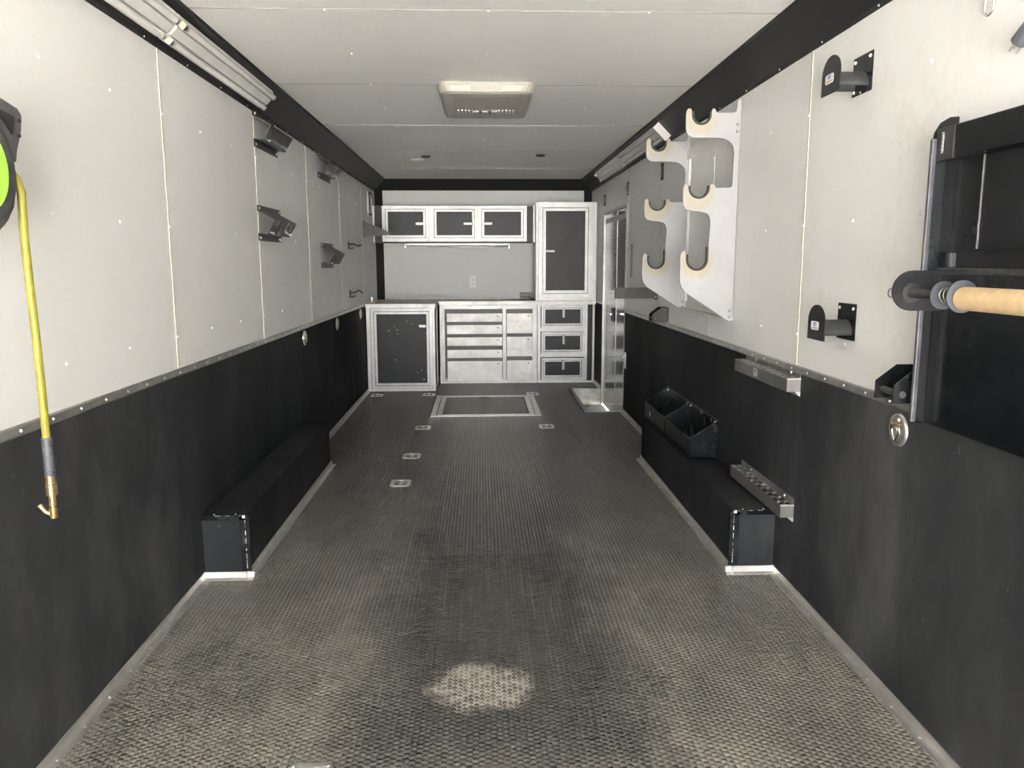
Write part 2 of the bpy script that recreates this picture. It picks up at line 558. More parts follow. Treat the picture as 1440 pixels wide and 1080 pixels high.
# raised round studs of the rubber sheet, real relief
HATCH = (-0.485, 0.480, 6.625, 7.670)
def studs(parent, bands, lid=False):
    import numpy as np
    P, DX, H = 0.0200, 0.01732, 0.0017
    out_v, out_f = [], []
    base = 0
    for (ya, yb, n) in bands:
        xs, ys = [], []
        ci = 0
        x = -W2 + 0.035
        while x < W2 - 0.03:
            off = (ci % 2) * P / 2
            yy = np.arange(ya, yb, P) + off
            xs.append(np.full(len(yy), x))
            ys.append(yy)
            x += DX
            ci += 1
        X = np.concatenate(xs)
        Y = np.concatenate(ys)
        keep = ~((np.abs(X) > 1.005) & (Y > 3.13) & (Y < 5.12))
        keep &= ~((X > WELL[0] - 0.03) & (Y > WELL[2] - 0.02) & (Y < WELL[3] + 0.02))
        keep &= ~((X < -0.50) & (Y > 7.99))
        fr = (X > HATCH[0] - 0.01) & (X < HATCH[1] + 0.01) & (Y > HATCH[2] - 0.01) & (Y < HATCH[3] + 0.01)
        inner = (X > HATCH[0] + 0.108) & (X < HATCH[1] - 0.108) & (Y > HATCH[2] + 0.088) & (Y < HATCH[3] - 0.088)
        keep &= inner if lid else ~fr
        X, Y = X[keep], Y[keep]
        Z = np.where(Y < YBRK, -SL * (YBRK - Y), 0.003 if lid else 0.0)
        N = len(X)
        ang = np.arange(n) * 2 * PI / n + (PI / n)
        rb, rt = 0.0097, 0.0086
        V = np.zeros((N, 2 * n, 3))
        for k, (r, z) in enumerate(((rb, 0.0), (rt, H))):
            V[:, k * n:(k + 1) * n, 0] = X[:, None] + r * np.cos(ang)[None]
            V[:, k * n:(k + 1) * n, 1] = Y[:, None] + r * np.sin(ang)[None]
            V[:, k * n:(k + 1) * n, 2] = Z[:, None] + z
        quads = np.array([(i, (i + 1) % n, (i + 1) % n + n, i + n) for i in range(n)])
        top = np.arange(n, 2 * n)
        out_v.append(V.reshape(-1, 3))
        offs = base + np.arange(N) * 2 * n
        out_f.append((n, (quads[None] + offs[:, None, None]).reshape(-1, 4), top[None] + offs[:, None]))
        base += N * 2 * n
    V = np.concatenate(out_v)
    loops, starts = [], []
    pos = 0
    for n, q, t in out_f:
        loops.append(q.reshape(-1))
        starts.append(pos + np.arange(len(q)) * 4)
        pos += q.size
        loops.append(t.reshape(-1))
        starts.append(pos + np.arange(len(t)) * n)
        pos += t.size
    L = np.concatenate(loops).astype(np.int32)
    S = np.concatenate(starts).astype(np.int32)
    me = bpy.data.meshes.new('tread_stud')
    me.vertices.add(len(V))
    me.vertices.foreach_set('co', V.reshape(-1).astype(np.float32))
    me.loops.add(len(L))
    me.loops.foreach_set('vertex_index', L)
    me.polygons.add(len(S))
    me.polygons.foreach_set('loop_start', S)
    me.update(calc_edges=True)
    me.validate()
    me.materials.append(M_STUD)
    o = bpy.data.objects.new('tread_stud', me)
    COL.objects.link(o)
    o.parent = parent
    if lid:
        o.location = (0, -7.15, 0)
    o['kind'] = 'stuff'
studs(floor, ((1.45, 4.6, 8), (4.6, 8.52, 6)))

# step well pan
x0, x1, ya, yb = WELL
sw = thing('step_well', 'bright tread-plate step well sunk in the floor below the side door', 'step well', (1.06, 7.4, -0.17))
MB().box(x0 - 0.002, x1 + 0.03, ya, yb, -0.180, -0.172).build('tread', M_TREAD, sw)
MB().box(x0 - 0.004, x0 + 0.002, ya, yb, -0.172, 0.001).build('riser', M_TREAD, sw)
MB().box(x0, x1 + 0.03, yb - 0.004, yb + 0.004, -0.172, 0.001).build('end_wall', M_TREAD, sw)
MB().box(x0, x1 + 0.03, ya - 0.004, ya + 0.004, -0.172, 0.001).build('end_wall', M_TREAD, sw)
MB().box(x0 - 0.028, x0 + 0.004, ya - 0.02, yb + 0.02, 0.001, 0.005).build('edge_angle', M_ALU, sw)
MB().box(x0 + 0.004, x1 - 0.004, yb - 0.004, yb + 0.02, 0.001, 0.005).build('edge_angle', M_ALU, sw)
MB().box(x0 + 0.004, x1 - 0.004, ya - 0.02, ya + 0.004, 0.001, 0.005).build('edge_angle', M_ALU, sw)
dia = MB()
for i in range(5):
    for j in range(22):
        cx, cy = x0 + 0.035 + i * 0.06 + (j % 2) * 0.03, ya + 0.04 + j * 0.056
        if cx < x1 - 0.02:
            a = 0.7 if j % 2 else -0.7
            m = Matrix.Translation((cx, cy, -0.172)) @ Matrix.Rotation(a, 4, 'Z')
            d = MB().box(-0.014, 0.014, -0.003, 0.003, 0, 0.002).xf(m)
            dia.add(d.v, d.f)
dia.build('tread_pattern', M_ALUB, sw, kind='stuff')

# walls
def side_wall(sgn, seam0, mat, name, door):
    X = sgn * W2
    mb = MB()
    xo, xi = sgn * (W2 + 0.07), sgn * (W2 + 0.006)
    if door:
        mb.box(xo, xi, Y0, DOOR[0], -0.4, ZC + 0.06)
        mb.box(xo, xi, DOOR[1], YB + 0.07, -0.4, ZC + 0.06)
        mb.box(xo, xi, DOOR[0], DOOR[1], DOOR[3], ZC + 0.06)
        mb.box(xo, xi, DOOR[0], DOOR[1], -0.4, DOOR[2])
    else:
        mb.box(xo, xi, Y0, YB + 0.07, -0.4, ZC + 0.06)
    w = structure(mb, name, M_WALL)
    ys = [seam0 + 1.22 * k for k in range(-2, 6)]
    ys = [Y0] + [y for y in ys if Y0 + 0.01 < y < YB - 0.05] + [YB]
    rv = []
    for a, b in zip(ys, ys[1:]):
        segs = [(a, b, 0.87, ZC)]
        if door:
            if a < DOOR[0] < b:
                segs = [(a, DOOR[0], 0.87, ZC), (DOOR[0], b, DOOR[3], ZC)]
            elif a < DOOR[1] < b:
                segs = [(a, DOOR[1], DOOR[3], ZC), (DOOR[1], b, 0.87, ZC)]
        for c, d, z0, z1 in segs:
            MB().box(X + sgn * 0.006, X, c + 0.002, d - 0.002, z0, z1).build('wall_sheet', mat, w)
    for y in ys[1:-1]:
        z0 = DOOR[3] if door and DOOR[0] < y < DOOR[1] else 0.90
        MB().box(X + sgn * 0.004, X - sgn * 0.0025, y - 0.0045, y + 0.0045, z0, ZC - CV).build('seam_strip', M_SEAM, w)
    for k in range(-5, 16):
        y = seam0 + 0.4067 * k
        if not Y0 + 0.05 < y < YB - 0.08:
            continue
        for z in (1.036, 1.455, 1.868):
            if door and DOOR[0] - 0.05 < y < DOOR[1] + 0.05 and z < DOOR[3] + 0.1:
                continue
            rv.append((X - sgn * (0.0025 if k % 3 == 0 else 0), y, z))
    rivets('rivet', w, rv, (-sgn, 0, 0), 0.0068, 0.0055)
    # wainscot sheets
    yw = [Y0, 2.46, 4.90, 7.34, YB]
    for a, b in zip(yw, yw[1:]):
        segs = [(a, b)]
        if door:
            if a < DOOR[0] < b and a < DOOR[1] < b:
                segs = [(a, DOOR[0]), (DOOR[1], b)]
            elif a < DOOR[0] < b:
                segs = [(a, DOOR[0])]
            elif a < DOOR[1] < b:
                segs = [(DOOR[1], b)]
        for c, d in segs:
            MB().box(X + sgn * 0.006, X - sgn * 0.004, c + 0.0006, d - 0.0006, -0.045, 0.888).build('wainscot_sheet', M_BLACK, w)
    return w

wall_l = side_wall(-1, 3.065, M_WALL, 'wall_left', False)
wall_r = side_wall(1, 3.035, M_WALLR, 'wall_right', True)

wb = structure(MB().box(-W2 - 0.07, W2 + 0.07, YB + 0.006, YB + 0.07, -0.4, ZC + 0.06), 'wall_back', M_WALL)
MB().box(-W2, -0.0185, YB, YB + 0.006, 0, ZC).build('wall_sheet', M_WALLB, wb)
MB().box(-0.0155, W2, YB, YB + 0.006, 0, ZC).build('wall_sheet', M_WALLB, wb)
MB().box(-0.020, -0.014, YB - 0.0015, YB + 0.002, 0.9, ZC - 0.1).build('seam_strip', M_SEAM, wb)

ceil = structure(MB().box(-W2 - 0.07, W2 + 0.07, Y0, YB + 0.07, ZC + 0.006, ZC + 0.07), 'ceiling', M_CEIL)
yc = [Y0] + [3.052 + 1.22 * k for k in range(-1, 5)] + [YB]
for i, (a, b) in enumerate(zip(yc, yc[1:])):
    MB().box(-W2, W2, a + 0.0025, b - 0.0025, ZC + (0.0012 if i % 2 else 0), ZC + 0.006).build('ceiling_sheet', M_CEIL, ceil)
for y in yc[1:-1]:
    MB().box(-W2, W2, y - 0.0015, y + 0.0025, ZC - 0.0004, ZC + 0.004).build('seam_strip', M_ALUD, ceil)
rivets('rivet', ceil, [(x, 3.052 + 0.61 * k, ZC) for k in range(-3, 10) for x in (-0.6, 0.0, 0.6)], (0, 0, -1), 0.0065, 0.005)

# black 45 degree corner trims
def lip(s):
    return [(s * W2, ZC - CV - 0.018), (s * (W2 - 0.003), ZC - CV - 0.018), (s * (W2 - 0.005), ZC - CV), (s * (W2 - CV), ZC - 0.005),
            (s * (W2 - CV - 0.014), ZC - 0.003), (s * (W2 - CV - 0.014), ZC), (s * W2, ZC)]
t1 = structure(MB().prism(lip(-1), 'y', Y0, YB), 'trim_1', M_COVE)
t2 = structure(MB().prism(lip(1), 'y', Y0, YB), 'trim_2', M_COVE)
for t, s in ((t1, -1), (t2, 1)):
    rivets('rivet', t, [(s * (W2 - 0.003), 0.9 + 0.41 * k, ZC - CV - 0.009) for k in range(20)], (-s, 0, 0), 0.0045)
t3 = structure(MB().prism([(YB, ZC), (YB - CV, ZC), (YB - CV, ZC - 0.004), (YB - 0.004, ZC - CV), (YB, ZC - CV)], 'x', -W2 + 0.01, W2 - 0.01), 'trim_3', M_COVE)
for i, s in enumerate((-1, 1)):
    structure(MB().prism([(s * W2, YB), (s * W2, YB - 0.08), (s * (W2 - 0.005), YB - 0.08), (s * (W2 - 0.08), YB - 0.005), (s * (W2 - 0.08), YB)], 'z', 0.88, ZC - 0.1),
              'trim_%d' % (4 + i), M_COVE)
# aluminium cap on the wainscot
def cap(s, ya, yb, n):
    X = s * W2
    t = structure(MB().prism([(X, 0.884), (X - s * 0.008, 0.884), (X - s * 0.011, 0.889), (X - s * 0.008, 0.908), (X - s * 0.004, ZCAP), (X, ZCAP)], 'y', ya, yb), n, M_CAP)
    k = int((yb - ya) / 0.152)
    rivets('rivet', t, [(X - s * 0.009, ya + 0.07 + 0.152 * i, 0.8975) for i in range(k + 1) if ya + 0.07 + 0.152 * i < yb], (-s, 0, 0), 0.0055)
cap(-1, Y0, 7.99, 'trim_6')
cap(1, Y0, DOOR[0] - 0.02, 'trim_7')
cap(1, DOOR[1] + 0.04, 8.50, 'trim_8')
# aluminium floor angle, broken round the wheel boxes
def angle_run(name, s, xw, ya, yb):
    mb = MB()
    L = 0.030
    segs = [(ya, min(yb, YBRK)), (max(ya, YBRK), yb)]
    for a, b in segs:
        if b <= a:
            continue
        prof = [(0, 0), (L, 0), (L, 0.004), (0.006, 0.007), (0.004, L), (0, L)]
        vs = []
        for y in (a, b):
            for (px, pz) in prof:
                vs.append((s * (xw - px), y, zf(y) + pz))
        n = len(prof)
        fs = [tuple(range(n)), tuple(range(2 * n - 1, n - 1, -1))] + [(i, i + n, (i + 1) % n + n, (i + 1) % n) for i in range(n)]
        if s < 0:
            fs = [tuple(reversed(f)) for f in fs]
        mb.add(vs, fs)
    t = structure(mb, name, M_ALUF)
    pts = []
    y = ya + 0.06
    while y < yb - 0.02:
        pts.append((s * (xw - 0.018), y, zf(y) + 0.005))
        y += 0.152
    rivets('rivet', t, pts, (0, 0, 1), 0.0055, 0.0025)
BX = 1.035
angle_run('trim_9', -1, W2 - 0.004, Y0, 3.18)
angle_run('trim_10', 1, W2 - 0.004, Y0, 3.15)
angle_run('trim_11', -1, BX, 3.155, 5.04)
angle_run('trim_12', 1, BX, 3.125, 5.10)
angle_run('trim_13', -1, W2 - 0.004, 5.32, 7.99)
angle_run('trim_14', 1, W2 - 0.004, 5.30, DOOR[0])
angle_run('trim_15', 1, W2 - 0.004, DOOR[1] + 0.05, 8.49)
for i, (s, y) in enumerate(((-1, 3.18), (1, 3.15))):
    z = zf(y)
    structure(MB().prism([(y, z), (y - 0.030, z), (y - 0.030, z + 0.004), (y - 0.007, z + 0.006), (y - 0.004, z + 0.030), (y, z + 0.030)], 'x', s * (BX - 0.03), s * (W2 - 0.004)),
              'trim_%d' % (16 + i), M_ALUF)

# wheel boxes
def wheel_box(s, ya, yb, label):
    t = thing('wheel_well_box', label, 'wheel box', (s * 1.13, ya, 0), 'wheel boxes along the side walls')
    xi = s * BX
    prof = [(ya, -0.002), (yb, 0.001), (yb, 0.285), (ya, 0.272)]
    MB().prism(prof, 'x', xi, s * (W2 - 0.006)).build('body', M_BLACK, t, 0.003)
    g = 0.0025
    MB().box(xi - s * 0.018, xi + s * g * -1, ya - g, ya + 0.001, 0.03, 0.274).xf(Matrix.Identity(4)).build('corner_angle', M_BGLOSS, t)
    MB().box(xi - s * g, xi + s * 0.022, ya - g, ya - 0.0005, 0.03, 0.274).build('corner_angle', M_BGLOSS, t)
    MB().box(xi - s * g, s * (W2 - 0.006), ya - g, ya - 0.0005, 0.254, 0.274).build('top_edge_angle', M_BGLOSS, t)
    chips = MB()
    rc = random.Random(3)
    chips.box(xi - s * 0.003, xi + s * 0.010, ya - g - 0.0008, ya - g, 0.262, 0.2745)
    for k in range(16):
        z = rc.uniform(0.04, 0.26)
        h = rc.choice((0.004, 0.006, 0.010, 0.02))
        chips.box(xi - s * 0.003, xi - s * 0.003 + s * rc.uniform(0.0015, 0.0032), ya - g - 0.0008, ya - g, z - h / 2, z + h / 2)
    for k in range(5):
        x = xi + s * rc.uniform(0.01, 0.16)
        chips.box(x, x + s * rc.uniform(0.004, 0.016), ya - g - 0.0008, ya - g, 0.2725, 0.2745)
    chips.build('paint_chip', M_GLINT, t, kind='stuff')
    screws(t, [(xi + s * 0.04, ya + 0.014, 0.2735), (xi + s * 0.13, ya + 0.014, 0.2735)], (0, 0, 1), 0.005)
    return t
wheel_box(-1, 3.18, 5.02, 'long black wheel box on the floor along the left wall')
wheel_box(1, 3.15, 5.08, 'long black wheel box under the step trays along the right wall')

# ------------------------------------------------------------------ side door
d = MB()
dy0, dy1, dz0, dz1 = DOOR
fr = 0.024
XD = W2 + 0.012
door = MB().box(XD, XD + 0.035, dy0 + fr, dy1 - fr, dz0 + 0.02, dz1 - fr).build('door_1', M_DOOR, None, 0.002, kind='structure')
f = MB()
for (a, b, c, e) in ((dy0, dy0 + fr, dz0, dz1), (dy1 - fr, dy1, dz0, dz1), (dy0 + fr, dy1 - fr, dz1 - fr, dz1)):
    f.box(W2 - 0.008, W2 + 0.06, a, b, c, e)
f.build('door_frame', M_ALU, door, 0.003)
MB().box(XD - 0.004, XD + 0.001, 7.30, 7.306, dz0 + 0.03, dz1 - fr).build('panel_seam', M_ALUD, door)
MB().box(XD - 0.003, XD + 0.001, dy0 + fr + 0.02, dy1 - fr - 0.02, 1.70, 1.745).build('top_rail', M_ALU, door)
hnd = MB().box(XD - 0.022, XD, 7.39, 7.47, 0.76, 0.885).build('handle_box', M_DARKP, door, 0.004)
MB().tube([(XD - 0.022, 7.43, 0.83), (XD - 0.055, 7.43, 0.83), (XD - 0.06, 7.36, 0.832), (XD - 0.055, 7.26, 0.835)], 0.008, 8).build('lever', M_CHROME, hnd)
dk = thing('door_catch', 'small bright door catch on the black wall beside the side door', 'door catch', (W2 - 0.004, 6.70, 0.47))
MB().box(W2 - 0.007, W2 - 0.004, 6.66, 6.74, 0.40, 0.54).build('plate', M_ZINC, dk, 0.001)
MB().tube([(W2 - 0.007, 6.70, 0.51), (W2 - 0.022, 6.70, 0.50), (W2 - 0.022, 6.70, 0.44), (W2 - 0.007, 6.70, 0.43)], 0.005, 6).build('loop', M_CHROME, dk)

# ------------------------------------------------------------------ floor hatch
ht = thing('floor_hatch', 'square rubber-topped floor hatch in a double aluminium frame before the drawers', 'hatch', (0, 7.15, 0))
hx0, hx1, hy0, hy1 = HATCH
def flat_frame(x0, x1, y0, y1, w, wl, z0, z1):
    m = MB()
    m.prism([(x0, y0), (x1, y0), (x1 - wl, y0 + w), (x0 + wl, y0 + w)], 'z', z0, z1)
    m.prism([(x1, y0), (x1, y1), (x1 - wl, y1 - w), (x1 - wl, y0 + w)], 'z', z0, z1)
    m.prism([(x1, y1), (x0, y1), (x0 + wl, y1 - w), (x1 - wl, y1 - w)], 'z', z0, z1)
    m.prism([(x0, y1), (x0, y0), (x0 + wl, y0 + w), (x0 + wl, y1 - w)], 'z', z0, z1)
    return m
flat_frame(hx0, hx1, hy0, hy1, 0.040, 0.045, 0.0002, 0.0045).build('outer_frame', M_ALUF, ht)
lid = MB().box(hx0 + 0.052, hx1 - 0.052, hy0 + 0.046, hy1 - 0.046, -0.001, 0.003).build('lid', M_GROOVE, ht)
flat_frame(hx0 + 0.054, hx1 - 0.054, hy0 + 0.048, hy1 - 0.048, 0.030, 0.045, 0.002, 0.0055).build('lid_frame', M_ALUF, lid)
studs(lid, ((6.7, 7.62, 6),), True)
pl = MB()
ov = [(-0.015 + 0.055 * math.cos(t), 7.535 + 0.030 * math.sin(t)) for t in [2 * PI * k / 20 for k in range(20)]]
pl.prism(ov, 'z', 0.0046, 0.0075)
hp = pl.build('pull', M_DARKP, ht)
MB().tube([(-0.05, 7.535, 0.008), (-0.03, 7.52, 0.014), (0.0, 7.52, 0.014), (0.02, 7.535, 0.008)], 0.004, 6).build('pull_ring', M_DARKP, hp)
rivets('rivet', ht, [(hx0 + 0.09 + 0.13 * k, hy0 + 0.02, 0.0045) for k in range(7)] + [(hx0 + 0.022, hy0 + 0.1 + 0.13 * k, 0.0045) for k in range(8)] +
       [(hx1 - 0.022, hy0 + 0.1 + 0.13 * k, 0.0045) for k in range(8)], (0, 0, 1), 0.005, 0.002, M_ALUD)

# recessed floor tie-down rings
def floor_ring(x, y):
    z = zf(y)
    t = thing('floor_tie_ring', '', 'tie-down ring', (x, y, z), 'tie-down rings set in the floor')
    w, h, c = 0.063, 0.075, 0.018
    po = [(x - w + c, y - h), (x + w - c, y - h), (x + w, y - h + c), (x + w, y + h - c), (x + w - c, y + h), (x - w + c, y + h), (x - w, y + h - c), (x - w, y - h + c)]
    k = 0.68
    pi = [(x + (a - x) * k, y + (b - y) * k) for a, b in po]
    kk = 0.60
    pb = [(x + (a - x) * kk, y + (b - y) * kk) for a, b in po]
    n = 8
    vs = [(a, b, z + 0.0003) for a, b in po] + [(a, b, z + 0.0055) for a, b in [(x + (a - x) * 0.95, y + (b - y) * 0.95) for a, b in po]] + \
         [(a, b, z + 0.0055) for a, b in pi] + [(a, b, z + 0.001) for a, b in pb]
    fs = []
    for r in range(3):
        for i in range(n):
            j = (i + 1) % n
            fs.append((r * n + i, r * n + j, (r + 1) * n + j, (r + 1) * n + i))
    fs.append(tuple(range(3 * n, 4 * n)))
    MB().add(vs, fs).build('pan', M_ZINC, t)
    pts = [(x + 0.030 * math.cos(a), y + 0.034 * math.sin(a), z + 0.0085) for a in [2 * PI * i / 18 for i in range(18)]]
    MB().tube(pts, 0.0048, 6, True).build('ring', M_CHROME, t)
    MB().box(x - 0.018, x + 0.018, y + 0.024, y + 0.040, z + 0.0055, z + 0.014).build('ring_clip', M_ZINC, t, 0.002)
    screws(t, [(x + a * 0.046, y + b * 0.056, z + 0.005) for a in (-1, 1) for b in (-1, 1)], (0, 0, 1), 0.006, 0.003)
    return t
RINGS = [(-0.530, 4.575, 'floor tie-down ring nearest the left wheel box, largest of the left row'),
         (-0.523, 5.24, 'second floor tie-down ring from the camera in the left row beyond the wheel box'),
         (-0.515, 6.17, 'floor tie-down ring just left of the hatch corner nearest the camera'),
         (0.487, 6.17, 'only floor tie-down ring right of the middle, before the hatch corner'),
         (-0.57, 7.76, 'floor tie-down ring at the hatch corner by the left black cabinet door'),
         (0.475, 7.76, 'floor tie-down ring behind the far right hatch corner, before the drawers'),
         (-1.088, 7.74, 'floor tie-down ring by the left wall under the black cabinet door'),
         (-0.503, 1.872, 'floor tie-down ring at the bottom edge of the photo on the left')]
r0 = None
for x, y, lb in RINGS:
    if r0 is None:
        r0 = floor_ring(x, y)
        r0['label'] = lb
        base = (x, y)
    else:
        dup(r0, (x - base[0], y - base[1], zf(y) - zf(base[1])), lb)

# round wall tie-down rings
def wall_ring(s, y, z):
    X = s * (W2 - 0.004)
    t = thing('wall_tie_ring', '', 'tie-down ring', (X, y, z), 'round tie-down rings on the black walls')
    n = 20
    prof = [(0.050, 0.0), (0.049, 0.006), (0.044, 0.008), (0.038, 0.006), (0.034, 0.002), (0.001, 0.002)]
    vs, fs = [], []
    for r, h in prof:
        for i in range(n):
            a = 2 * PI * i / n
            vs.append((X - s * h, y + r * math.cos(a), z + r * math.sin(a)))
    for q in range(len(prof) - 1):
        for i in range(n):
            j = (i + 1) % n
            fc = (q * n + i, q * n + j, (q + 1) * n + j, (q + 1) * n + i)
            fs.append(fc if s < 0 else tuple(reversed(fc)))
    MB().add(vs, fs, True).build('dish', M_ZINC, t)
    h = X - s * 0.010
    MB().tube([(h, y - 0.024, z + 0.014), (h, y + 0.024, z + 0.014), (h, y + 0.020, z - 0.010), (h, y + 0.006, z - 0.034), (h, y - 0.006, z - 0.034), (h, y - 0.020, z - 0.010)], 0.0045, 7, True).build('ring', M_CHROME, t)
    MB().box(X - s * 0.002, X - s * 0.014, y - 0.022, y + 0.022, z + 0.008, z + 0.020).build('ring_clip', M_BRASS, t, 0.002)
    screws(t, [(X - s * 0.002, y, z + 0.030), (X - s * 0.002, y, z - 0.004)], (-s, 0, 0), 0.007, 0.005, M_GLINT)
    return t
w0 = wall_ring(-1, 5.22, 0.825)
w0['label'] = 'round wall tie-down ring nearest the camera of three on the left black wall'
dup(w0, (0, 1.185, 0), 'middle round wall tie-down ring of three on the left black wall')
dup(w0, (0, 2.43, 0), 'round wall tie-down ring beside the black cabinet door on the left wall')
w1 = wall_ring(1, 2.24, 0.820)
w1['label'] = 'large round tie-down ring on the right black wall under the black paper-roll rack'

# ------------------------------------------------------------------ cabinets
YF = 8.50           # front of the drawer cabinets
def door_leaf(parent, x0, x1, z0, z1, y, w, name='door', fmat=None, pmat=None):
    fmat = fmat or M_ALU
    d = MB().frame(x0, x1, z0, z1, w * 0.55, y - 0.020, y - 0.001).build(name, fmat, parent, 0.0012)
    MB().frame(x0 + w * 0.55 + 0.004, x1 - w * 0.55 - 0.004, z0 + w * 0.55 + 0.004, z1 - w * 0.55 - 0.004, w * 0.40, y - 0.013, y - 0.001).build('inner_frame', fmat, d, 0.001)
    MB().box(x0 + w * 0.5, x1 - w * 0.5, y - 0.007, y - 0.001, z0 + w * 0.5, z1 - w * 0.5).build('panel', pmat or M_BPAN, d)
    return d

def pull_h(door, x0, x1, z, y, h=0.028):
    MB().box(x0, x1, y - 0.024, y - 0.008, z - h / 2, z + h / 2).build('handle', M_ALU, door, 0.005, seg=2)

def pull_v(door, x, z0, z1, y, w=0.030):
    MB().box(x - w / 2, x + w / 2, y - 0.024, y - 0.008, z0, z1).build('handle', M_ALUD, door, 0.005, seg=2)

# left base cabinet, standing half a metre forward
lx0, lx1, ly, lzt = -1.212, -0.515, 8.0, 0.868
c = thing('base_cabinet', 'black-doored aluminium base cabinet standing forward in the left corner', 'cabinet', (-0.86, 8.5, 0))
MB().box(lx0 + 0.006, lx1 - 0.006, ly + 0.004, 9.0, 0.012, lzt).build('body', M_BPAN, c)
e = MB()
for (a, b) in ((lx0, lx0 + 0.038), (lx1 - 0.030, lx1)):
    e.box(a, b, ly, ly + 0.03, 0.0, lzt)
e.box(lx0 + 0.038, lx1 - 0.030, ly, ly + 0.03, 0.0, 0.022)
e.box(lx0 + 0.038, lx1 - 0.030, ly, ly + 0.03, lzt - 0.02, lzt)
e.box(lx1 - 0.012, lx1 + 0.002, ly + 0.03, 9.0, 0.0, 0.03)
e.box(lx1 - 0.012, lx1 + 0.002, 8.42, 8.46, 0.03, lzt)
e.build('corner_frame', M_ALUB, c, 0.002)
dl = door_leaf(c, -1.168, -0.538, 0.026, 0.860, ly, 0.060)
pull_h(dl, -0.678, -0.602, 0.676, ly, 0.032)
sp = MB()
for (x, z) in ((-0.80, 0.725), (-0.752, 0.702), (-0.90, 0.640), (-0.895, 0.600), (-0.985, 0.63), (-0.925, 0.33), (-0.70, 0.195), (-0.635, 0.125), (-0.93, 0.67), (-0.66, 0.22), (-0.60, 0.21), (-0.60, 0.60)):
    r = random.uniform(0.003, 0.006)
    sp.box(x - r, x + r, ly - 0.0086, ly - 0.008, z - r * 0.8, z + r * 0.8)
sp.build('paint_fleck', M_GLINT, dl, kind='stuff')

# bank of eight aluminium drawers
c = thing('drawer_cabinet', 'aluminium tool cabinet with eight bright plain drawers in two columns', 'cabinet', (0.04, 8.76, 0))
bx0, bx1, bzt = -0.490, 0.572, 0.868
MB().box(bx0 + 0.004, bx1, YF + 0.012, 9.0, 0.012, bzt).build('body', M_GSTEEL, c)
MB().frame(bx0, bx1, 0.004, bzt, 0.052, YF - 0.004, YF + 0.004).build('face_frame', M_ALU, c, 0.001)
MB().box(0.195, 0.232, YF - 0.004, YF + 0.004, 0.056, 0.816).build('mullion', M_ALU, c, 0.001)
MB().box(bx0 - 0.003, bx0 + 0.020, YF - 0.008, YF + 0.02, 0.0, bzt).build('corner_angle', M_ALUB, c, 0.002)
MB().box(bx0 + 0.020, bx1, YF - 0.008, YF - 0.003, 0.0, 0.024).build('base_rail', M_ALUB, c, 0.001)
def zz(py):   # drawer heights read off the front plane
    return 0.8745 - (py - 427.0) * (0.8745 / (539.0 - 427.0))
def drawer(x0, x1, pt, pb):
    z1, z0 = zz(pt), zz(pb)
    dr = MB().prism([(YF - 0.026, z0), (YF - 0.003, z0), (YF - 0.003, z1 - 0.004), (YF - 0.012, z1 - 0.001), (YF - 0.026, z1)], 'x', x0, x1).build('drawer', M_ALUB, c, 0.0012)
    k = MB()
    for dx in (-0.022, -0.010):
        k.box(x1 - 0.035 + dx, x1 - 0.030 + dx, YF - 0.0268, YF - 0.026, z1 - 0.032, z1 - 0.022)
    k.box(x1 - 0.055, x1 - 0.035, YF - 0.0268, YF - 0.026, z1 - 0.036, z1 - 0.032)
    k.build('latch_mark', M_DARKP, dr)
for a, b in ((440.3, 452.0), (456.3, 469.0), (473.6, 485.4), (491.0, 502.5), (507.0, 535.4)):
    drawer(-0.412, 0.188, a, b)
for a, b in ((440.3, 468.3), (473.0, 500.7), (506.3, 534.7)):
    drawer(0.238, 0.520, a, b)

# three black-fronted drawers at the right
c = thing('drawer_cabinet', 'narrow aluminium cabinet with three black-fronted drawers below the tall locker', 'cabinet', (0.88, 8.76, 0))
rx0, rx1 = 0.576, 1.205
MB().box(rx0 + 0.004, rx1, YF + 0.004, 9.0, 0.012, 0.868).build('body', M_BPAN, c)
g = MB().frame(rx0, 1.125, 0.004, 0.868, 0.034, YF - 0.003, YF + 0.004)
g.box(rx0 + 0.034, 1.091, YF - 0.003, YF + 0.004, 0.565, 0.615)
g.box(rx0 + 0.034, 1.091, YF - 0.003, YF + 0.004, 0.285, 0.335)
g.build('face_frame', M_ALU, c, 0.001)
MB().box(rx1 - 0.026, rx1, YF - 0.006, YF + 0.02, 0.0, 0.868).build('corner_angle', M_ALUB, c, 0.002)
MB().box(rx0, rx1 - 0.026, YF - 0.007, YF - 0.003, 0.0, 0.022).build('base_rail', M_ALUB, c, 0.001)
for (pa, pb, ka, kb) in ((430.0, 460.3, 434, 447), (467.0, 497.3, 471.0, 484.3), (503.5, 533.7, 507, 520.5)):
    z1, z0 = zz(pa), zz(pb)
    dr = door_leaf(c, 0.618, 1.088, z0, z1, YF, 0.040, 'drawer')
    pull_v(dr, 0.861, zz(kb), zz(ka), YF)

